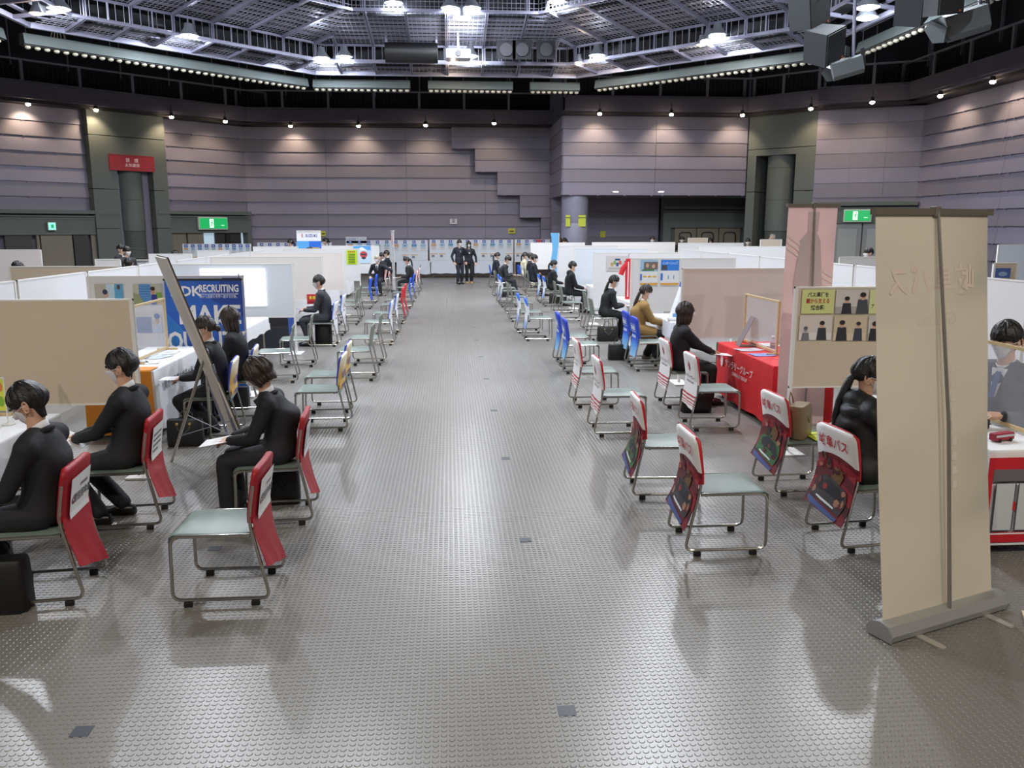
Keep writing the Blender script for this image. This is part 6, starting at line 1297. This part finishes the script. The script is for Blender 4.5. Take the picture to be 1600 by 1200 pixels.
# ---- easel with a white board, seen edge-on
dE = Vector((-.27, .56, 0)); M_CHR = MATS['chair_tube_steel']; t = thing('easel', 'folding metal easel with a white board seen edge-on, left of the aisle', 'easel', (-2.2, 7.3, 0))
def rel(p): return Vector(p)-Vector((-2.2, 7.3, 0))
n0 = gy(262, 403, 6.95); n1 = gz(384, 694, .26); f0 = n0+dE; f1 = n1+dE; up = (n0-n1).normalized(); nn = up.cross(dE.normalized())*.022
MB().loft([[rel(q) for q in (n1, f1, f0, n0)], [rel(q+nn) for q in (n1, f1, f0, n0)]]).build('board', mat('easel_board', (205, 200, 192), .5), t)
for a, b_ in ((n0, n1), (f0, f1), (n0, f0), (n1, f1)): MB().bar(rel(a), rel(b_), .012, .012).build('board_edge', mat('easel_edge', (88, 84, 78), .4, .5), t)
hg = n0.lerp(n1, .52)+dE*.5-nn; lg = gz(268, 722); rg_ = Vector((lg.x+.15, lg.y+.75, 0)); fr_ = Vector((n1.x-.02, n1.y+.1, 0)); fr2 = fr_+dE*.9
for q in (lg, rg_): MB().tube([rel(hg), rel(q)], .014, 8).build('leg', M_CHR, t)
for q, a in ((fr_, n1), (fr2, f1)): MB().tube([rel(a.lerp(n0 if a is n1 else f0, .45)), rel(q)], .014, 8).build('leg', M_STEEL, t)
MB().tube([rel(hg.lerp(lg, .55)), rel(n1+dE*.3)], .004, 5).build('brace', M_STEEL, t); MB().tube([rel(hg.lerp(lg, .75)), rel(n1+dE*.3+Vector((0, 0, .2)))], .004, 5).build('brace', M_STEEL, t); MB().ball(rel(hg), (.03, .03, .05), 10, 7).build('hinge', M_STEEL, t)
# ---- clear screens in wooden frames on the tables
M_WOOD = mat('pale_wood', (208, 182, 136), .6, var=.1, scale=20); M_FILM = bpy.data.materials.new('clear_film'); M_FILM.use_nodes = True
_b = M_FILM.node_tree.nodes['Principled BSDF']; _b.inputs['Base Color'].default_value = (.9, .93, 1, 1); _b.inputs['Roughness'].default_value = .12; _b.inputs['Alpha'].default_value = .16
def screen(x, y0, y1, z, h, label, film=True):
    t = thing('clear_screen', label, 'screen', (x, (y0+y1)/2, z)); b_ = (y1-y0)/2
    for s in (-1, 1): MB().box(-.012, .012, s*b_-.015, s*b_+.015, 0, h).build('frame_post', M_WOOD, t); MB().box(-.12, .12, s*b_-.012, s*b_+.012, 0, .022).build('frame_foot', M_WOOD, t)
    for z_ in (.0, h-.02): MB().box(-.011, .011, -b_, b_, z_ if z_ else .02, z_+.022 if z_ else .045).build('frame_rail', M_WOOD, t)
    MB().box(-.002, .002, -b_+.01, b_-.01, .04, h-.015).build('film', M_FILM, t)
a = gz(240, 467, 1.33); screen(-3.40, 9.05, 10.15, .702, .62, 'clear film screen in pale wood frame on the white printed table'); screen(3.74, 9.2, 10.28, .702, .62, 'clear film screen in pale wood frame on the red table'); screen(3.975, 5.1, 6.6, .724, .60, 'clear film screen in pale wood frame before the interviewer'); screen(-3.55, 5.0, 6.6, .702, .55, 'clear film screen in pale wood frame on the left edge table')

# ================================================================ SMALL THINGS
M_BAG = mat('bag_black', (20, 20, 22), .5, bump=.08, bscale=80); M_GOLD = mat('ring_gold', (190, 165, 110), .3, .9)
def bag(label, x, y, w_, d_, h_, rz=0., m=None, z=0., handle=True, rings=False, taper=.9):
    m = m or M_BAG; t = thing('handbag', label, 'bag', (x, y, z), rz); mb = MB(); rg = []
    for zz, f, e in ((0, .96, .94), (.02, 1, 1), (h_*.5, .99, .98), (h_*.9, .97, taper), (h_, .95, taper*.8)):
        a, b_ = w_/2*f, d_/2*e; r = min(a, b_)*.35; rg.append([(-a+r, -b_, zz), (a-r, -b_, zz), (a, -b_+r, zz), (a, b_-r, zz), (a-r, b_, zz), (-a+r, b_, zz), (-a, b_-r, zz), (-a, -b_+r, zz)])
    mb.loft(rg).build('body', m, t, 50)
    if handle:
        for s in (-1, 1): MB().tube([(-w_*.18, s*(d_*.36), h_*.86), (-w_*.17, s*d_*.47, h_*.7 if s < 0 else h_*1.15), (0, s*d_*.52, h_*.48 if s < 0 else h_*1.35), (w_*.17, s*d_*.47, h_*.7 if s < 0 else h_*1.15), (w_*.18, s*(d_*.36), h_*.86)], .006, 6).build('handle', m if not rings else mat('handle_grey', (90, 90, 92), .4), t, True)
    if rings:
        for s in (-1, 1): MB().lathe([(.009, 0), (.014, .002), (.014, .006), (.009, .008)], 12).build('eyelet', M_GOLD, t, loc=(s*w_*.18, -d_*.5+.004, h_*.86), rot=(PI/2, 0, 0))
    return t
bag('black soft bag on the floor at the left edge', -2.60, 4.62, .36, .17, .31, .1, rings=False); bag('black tote bag with gold eyelets on the floor by the easel legs', -2.66, 8.28, .34, .14, .27, .05, rings=True)
bag('black bag on the floor behind the reading woman', -1.34, 6.42, .26, .16, .27, .1); bag('black bag on the floor behind the hair bun woman chair', -2.58, 9.98, .30, .14, .27, 0)
bag('black attache bag with chain handle by the woman in black', 3.0, 15.62, .40, .16, .28, 0, rings=True); bag('black bag on the floor beside the woman at the red table', 2.88, 9.42, .36, .16, .27, 0)
bag('tall black bag on the floor under the man with glasses', -2.36, 15.55, .30, .2, .42, 0, handle=False); bag('dark olive bag on the floor in the far right inner row', 3.02, 23.6, .4, .2, .3, 0, mat('bag_olive', (52, 54, 44), .6)); bag('black bag beside the bending man', 1.75, 25.9, .4, .18, .25, 0); bag('black bag on the floor under the farther blue chair', 2.75, 13.35, .34, .16, .26, 0)
x, y, s = CHAIRS['F4']; bag('brown leather handbag standing on the bus print chair', x+.0, y+.0, .27, .16, .27, .9, mat('leather_brown', (134, 112, 84), .5, bump=.05), .443)
x, y, s = CHAIRS['F4']; poster('lime yellow leaflet lying beside the brown handbag', 0, 0, 0, .2, .28, [('r', -.08, .18, .16, .04, (150, 160, 30))], (215, 225, 50)).matrix_world = Matrix.Translation((x+.17, y-.05, .452)) @ Matrix.Rotation(-PI/2, 4, 'X') @ Matrix.Translation((0, 0, -.14))
def paper(label, x, y, z, w_=.21, h_=.297, rz=0., tilt=0., roll=0., print_=True, base=(232, 231, 230)):
    t = thing('paper_sheet', label, 'paper', (x, y, z), rz); me = MB(); n = 5; rg = []
    for i in range(n): u = i/(n-1)*2-1; rg.append([(w_/2*u, -h_/2, .004*u*u), (w_/2*u, h_/2, .004*u*u), (w_/2*u, h_/2, .004*u*u+.0015), (w_/2*u, -h_/2, .004*u*u+.0015)])
    o = me.loft(rg).build('sheet', pcol(base), t); t.rotation_euler = (tilt, roll, rz)
    if print_:
        mb = MB()
        for k in range(5): mb.box(-w_*.4, w_*(.1+.06*(k % 3)), h_*(.30-.13*k), h_*(.32-.13*k), .0022, .0026)
        mb.build('print', pcol((150, 150, 156)), o)
    return t
def lap(cid, fx, z, label, side=0., rz=0., roll=-.12, **k):
    x, y, s = CHAIRS[cid]; return paper(label, x+s*(-.045+fx), y+side, z, rz=rz, roll=roll*-s if False else (s*.0)+(-roll if s > 0 else roll), **k)
lap('L2', .42, .60, 'white papers on the lap of the reading woman', w_=.3, h_=.22, roll=-.2); lap('L3', .44, .655, 'white sheet the man near the orange cloth writes on', w_=.32, h_=.24, roll=.45); lap('L4', .45, .60, 'pale leaflet held by the man at the left edge', w_=.32, h_=.24, roll=.3); lap('L5', .42, .61, 'sheet on the lap of the woman with the bun', w_=.28, h_=.21, roll=-.05)
lap('D3', .45, .66, 'open booklet held by the man with glasses', w_=.34, h_=.24, roll=.2, base=(120, 120, 135)); lap('G4', .52, .62, 'white leaflet on the knees of the bob haired woman at the red table', w_=.32, h_=.22, roll=-.1); lap('H4', .46, .62, 'pale folder on the lap of the woman in the tan coat', w_=.32, h_=.23, roll=-.1, base=(200, 205, 212)); lap('K1', .46, .65, 'white form held by the woman in black', w_=.3, h_=.22, roll=-.05); lap('J2', .44, .62, 'white papers on the lap of the hoodie man', w_=.3, h_=.22); lap('W1', .42, .61, 'white paper on the lap of the ponytail woman, left row', w_=.3, h_=.22); lap('M1', .50, .66, 'white papers held by the bending man', w_=.3, h_=.22)
x, y, s = CHAIRS['L3']; tag(MB().tube([(0, 0, 0), (.13, .02, .05)], .005, 8).build('pen', M_BLACK, loc=(x-.36+.045-.0, y-.04, .68)), 'black pen in the hand of the writing man', 'pen')
# on the left edge table
t = thing('table_flag', 'small yellow green flag on a white stand on the left edge table', 'flag', (-3.3, 6.28, .704)); MB().lathe([(.045, 0), (.045, .006), (.01, .014), (.006, .02)], 16).build('stand', M_POST, t, True); MB().tube([(0, 0, .01), (0, 0, .36)], .004, 6).build('pole', M_POST, t); MB().tube([(0, 0, .355), (-.05, 0, .35)], .003, 5).build('arm', M_POST, t)
link('flag_sheet', print_mesh(.052, .24, [('e', 0, .18, .018, .035, (205, 120, 60)), ('e', .0, .07, .02, .04, (120, 170, 50))], (200, 210, 70)), t, (-.03, 0, .105))
for i, (x, y) in enumerate(((-3.35, 5.6), (-3.28, 5.95))): tag(MB().lathe([(.05, 0), (.052, .004), (.03, .006), (.01, .006)], 18).build('paper_coaster', M_POST, loc=(x, y, .704)), ['nearer', 'farther'][i]+' white round coaster on the left edge table', 'coaster')
# NDK table
for i, (x, y, r, c) in enumerate(((-3.28, 9.2, .2, (235, 235, 238)), (-3.3, 9.55, -.3, (200, 210, 230)), (-3.3, 9.9, .1, (225, 228, 235)))): paper(['nearest', 'middle', 'farthest'][i]+' sheet scattered on the white printed table', x, y, .706, rz=r, base=c)
tag(MB().tube([(0, 0, 0), (.05, .1, .02), (.1, .05, .06), (.02, .2, .01), (.12, .25, .0), (.06, .35, .0)], .004, 6).build('cable', M_BLACK, loc=(-3.4, 8.9, .712)), 'thin black cable curling on the white printed table', 'cable')
def laptop(label, x, y, z, rz, m=None, ang=1.9):
    t = thing('laptop', label, 'laptop', (x, y, z), rz); m = m or mat('laptop_dark', (52, 54, 60), .4); MB().bbox(-.16, .16, -.11, .11, 0, .016, .004).build('base', m, t)
    MB().box(-.16, .16, -.006, .006, 0, .22).build('lid', m, t, loc=(0, .11, .012), rot=(-(ang-PI/2), 0, 0)); MB().box(-.14, .14, -.07, .05, .016, .018).build('keyboard', M_BLACK, t); return t
laptop('dark laptop on the white printed table behind the clear screen', -3.61, 9.0, .704, PI/2-.3); laptop('dark red laptop on the red table', 3.97, 9.1, .704, -PI/2, mat('laptop_red', (92, 44, 52), .35))
# red table
t = thing('drink_bottle', 'dark coffee bottle with white cap on the red table', 'bottle', (3.90, 9.72, .704)); MB().lathe([(.03, 0), (.032, .005), (.032, .095), (.028, .115), (.018, .125)], 18).build('bottle_body', mat('bottle_dark', (44, 26, 18), .3), t, True); MB().lathe([(.0185, .125), (.0205, .127), (.0205, .148), (.018, .152)], 16).build('cap', M_POST, t, True); MB().lathe([(.0325, .07), (.0325, .1), (.030, .11), (.0275, .117)], 18).build('label', pcol((205, 205, 205)), t); MB().lathe([(.0328, .04), (.0328, .06)], 18).build('gold_label', pcol((160, 120, 50)), t)
t = thing('sign_stand', 'clear acrylic sign holder leaning on the red table', 'sign stand', (3.55, 9.98, .704), -.15); MB().box(-.0, .22, -.1, .1, 0, .004).build('base', mat('acrylic_grey', (150, 135, 140), .2, alpha=.6), t); MB().loft([[(.0, -.12, .0), (.0, .12, .0), (.006, .12, .0), (.006, -.12, .0)], [(.17, -.12, .36), (.17, .12, .36), (.176, .12, .36), (.176, -.12, .36)]]).build('sign_plate', mat('acrylic_frame', (130, 122, 126), .25), t)
paper('grey photo leaflet on the red table', 3.56, 9.6, .706, .3, .21, rz=.2, base=(190, 180, 185)); paper('blue and white leaflet on the red table', 3.57, 9.2, .706, .26, .2, rz=.1, base=(120, 140, 205)); paper('white sheet behind the bottle on the red table', 3.97, 10.0, .706, .21, .3)
# white table before the tan coat
t = thing('sign_tower', 'white folded paper tower with blue top on the white table', 'sign', (3.62, 13.2, .702), .2); MB().loft([[(-.06, -.08, 0), (.06, -.08, 0), (.06, .08, 0), (-.06, .08, 0)], [(.10, -.05, .5), (.14, -.05, .5), (.14, .05, .5), (.10, .05, .5)]]).build('paper_tower', pcol((228, 230, 236)), t); MB().loft([[(.098, -.052, .5), (.142, -.052, .5), (.142, .052, .5), (.098, .052, .5)], [(.115, -.052, .58), (.16, -.052, .58), (.16, .052, .58), (.115, .052, .58)]]).build('blue_top', pcol((50, 80, 190)), t)
MB().box(-.066, .066, -.085, -.08, .0, .08).build('blue_foot', pcol((110, 160, 215)), t)
tag(MB().tube([(-.16, 0, .03), (.16, 0, .03)], .03, 14).build('paper_roll', pcol((226, 226, 230)), loc=(3.56, 12.75, .703)), 'white rolled paper lying on the white table', 'paper roll'); paper('white sheet hanging at the edge of the white table', 3.52, 12.4, .706)
# interview table at the right edge
t = thing('equipment_case', 'black flat carrying case on the table before the interviewer', 'case', (3.68, 5.75, .724), .0); MB().bbox(-.17, .17, -.24, .24, 0, .075, .012).build('case_body', mat('case_black', (26, 26, 30), .3), t); MB().box(-.172, .172, -.242, .242, .036, .042).build('seam', M_BLACK, t); MB().box(-.178, -.168, -.05, .05, .02, .05).build('latch', M_STEEL, t)
t = thing('toy_bus', 'small red and white toy bus on the right edge table', 'toy', (3.72, 5.2, .724), .3); MB().bbox(-.09, .09, -.03, .03, .01, .06, .008).build('bus_body', pcol((150, 30, 50)), t); MB().box(-.085, .085, -.032, .032, .035, .05).build('windows', pcol((190, 195, 200)), t)
for sx in (-.05, .05):
    for sy in (-.03, .03): MB().tube([(sx, sy-.005, .012), (sx, sy+.005, .012)], .012, 12).build('wheel', M_BLACK, t)
# name badge, far lectern, foot plate in the corner
t = thing('lectern', 'white lectern at which two men stand, far left', 'lectern', gy(216, 410, 22.6).xy.to_3d()); MB().bbox(-.28, .28, -.2, .2, 0, 1.28, .01).build('body', mat('lectern_white', (215, 215, 222), .5), t); MB().box(-.32, .32, -.24, .24, 1.28, 1.31).build('top', mat('lectern_grey', (150, 148, 146), .5), t); MB().box(-.012, .012, -.21, -.2, .02, 1.26).build('seam', mat('seam_grey', (140, 140, 145), .5), t)
q0 = gz(1592, 986); tag(MB().box(-.1, .35, -.2, .2, 0, .014).build('board_foot', mat('foot_cream', (220, 205, 180), .5), loc=(q0.x+.15, q0.y-.02, .003), rot=(0, 0, -.5)), 'cream foot plate of a board at the right bottom edge', 'foot plate')
a, b_ = gy(384, 520, 14.52), gy(452, 520, 14.52); tag(MB().loft([[(a.x, 14.52, .06), (b_.x, 14.50, .06), (b_.x, 14.505, .06), (a.x, 14.525, .06)], [(a.x, 14.46, .62), (b_.x, 14.46, .62), (b_.x, 14.465, .62), (a.x, 14.465, .62)]]).build('dark_cloth', mat('cloth_charcoal', (52, 54, 62), .8)), 'charcoal cloth hanging below the board with the projection', 'cloth')
x0 = gy(486, 500, 16.9); poster('red poster with yellow writing leaning at the blue table', x0.x+.12, 17.05, .62, .42, .2, [('r', -.16+.07*k, .1, .05, .06, (220, 205, 60)) for k in range(5)]+[('r', -.18, .02, .36, .03, (150, 30, 40))], (200, 50, 55))
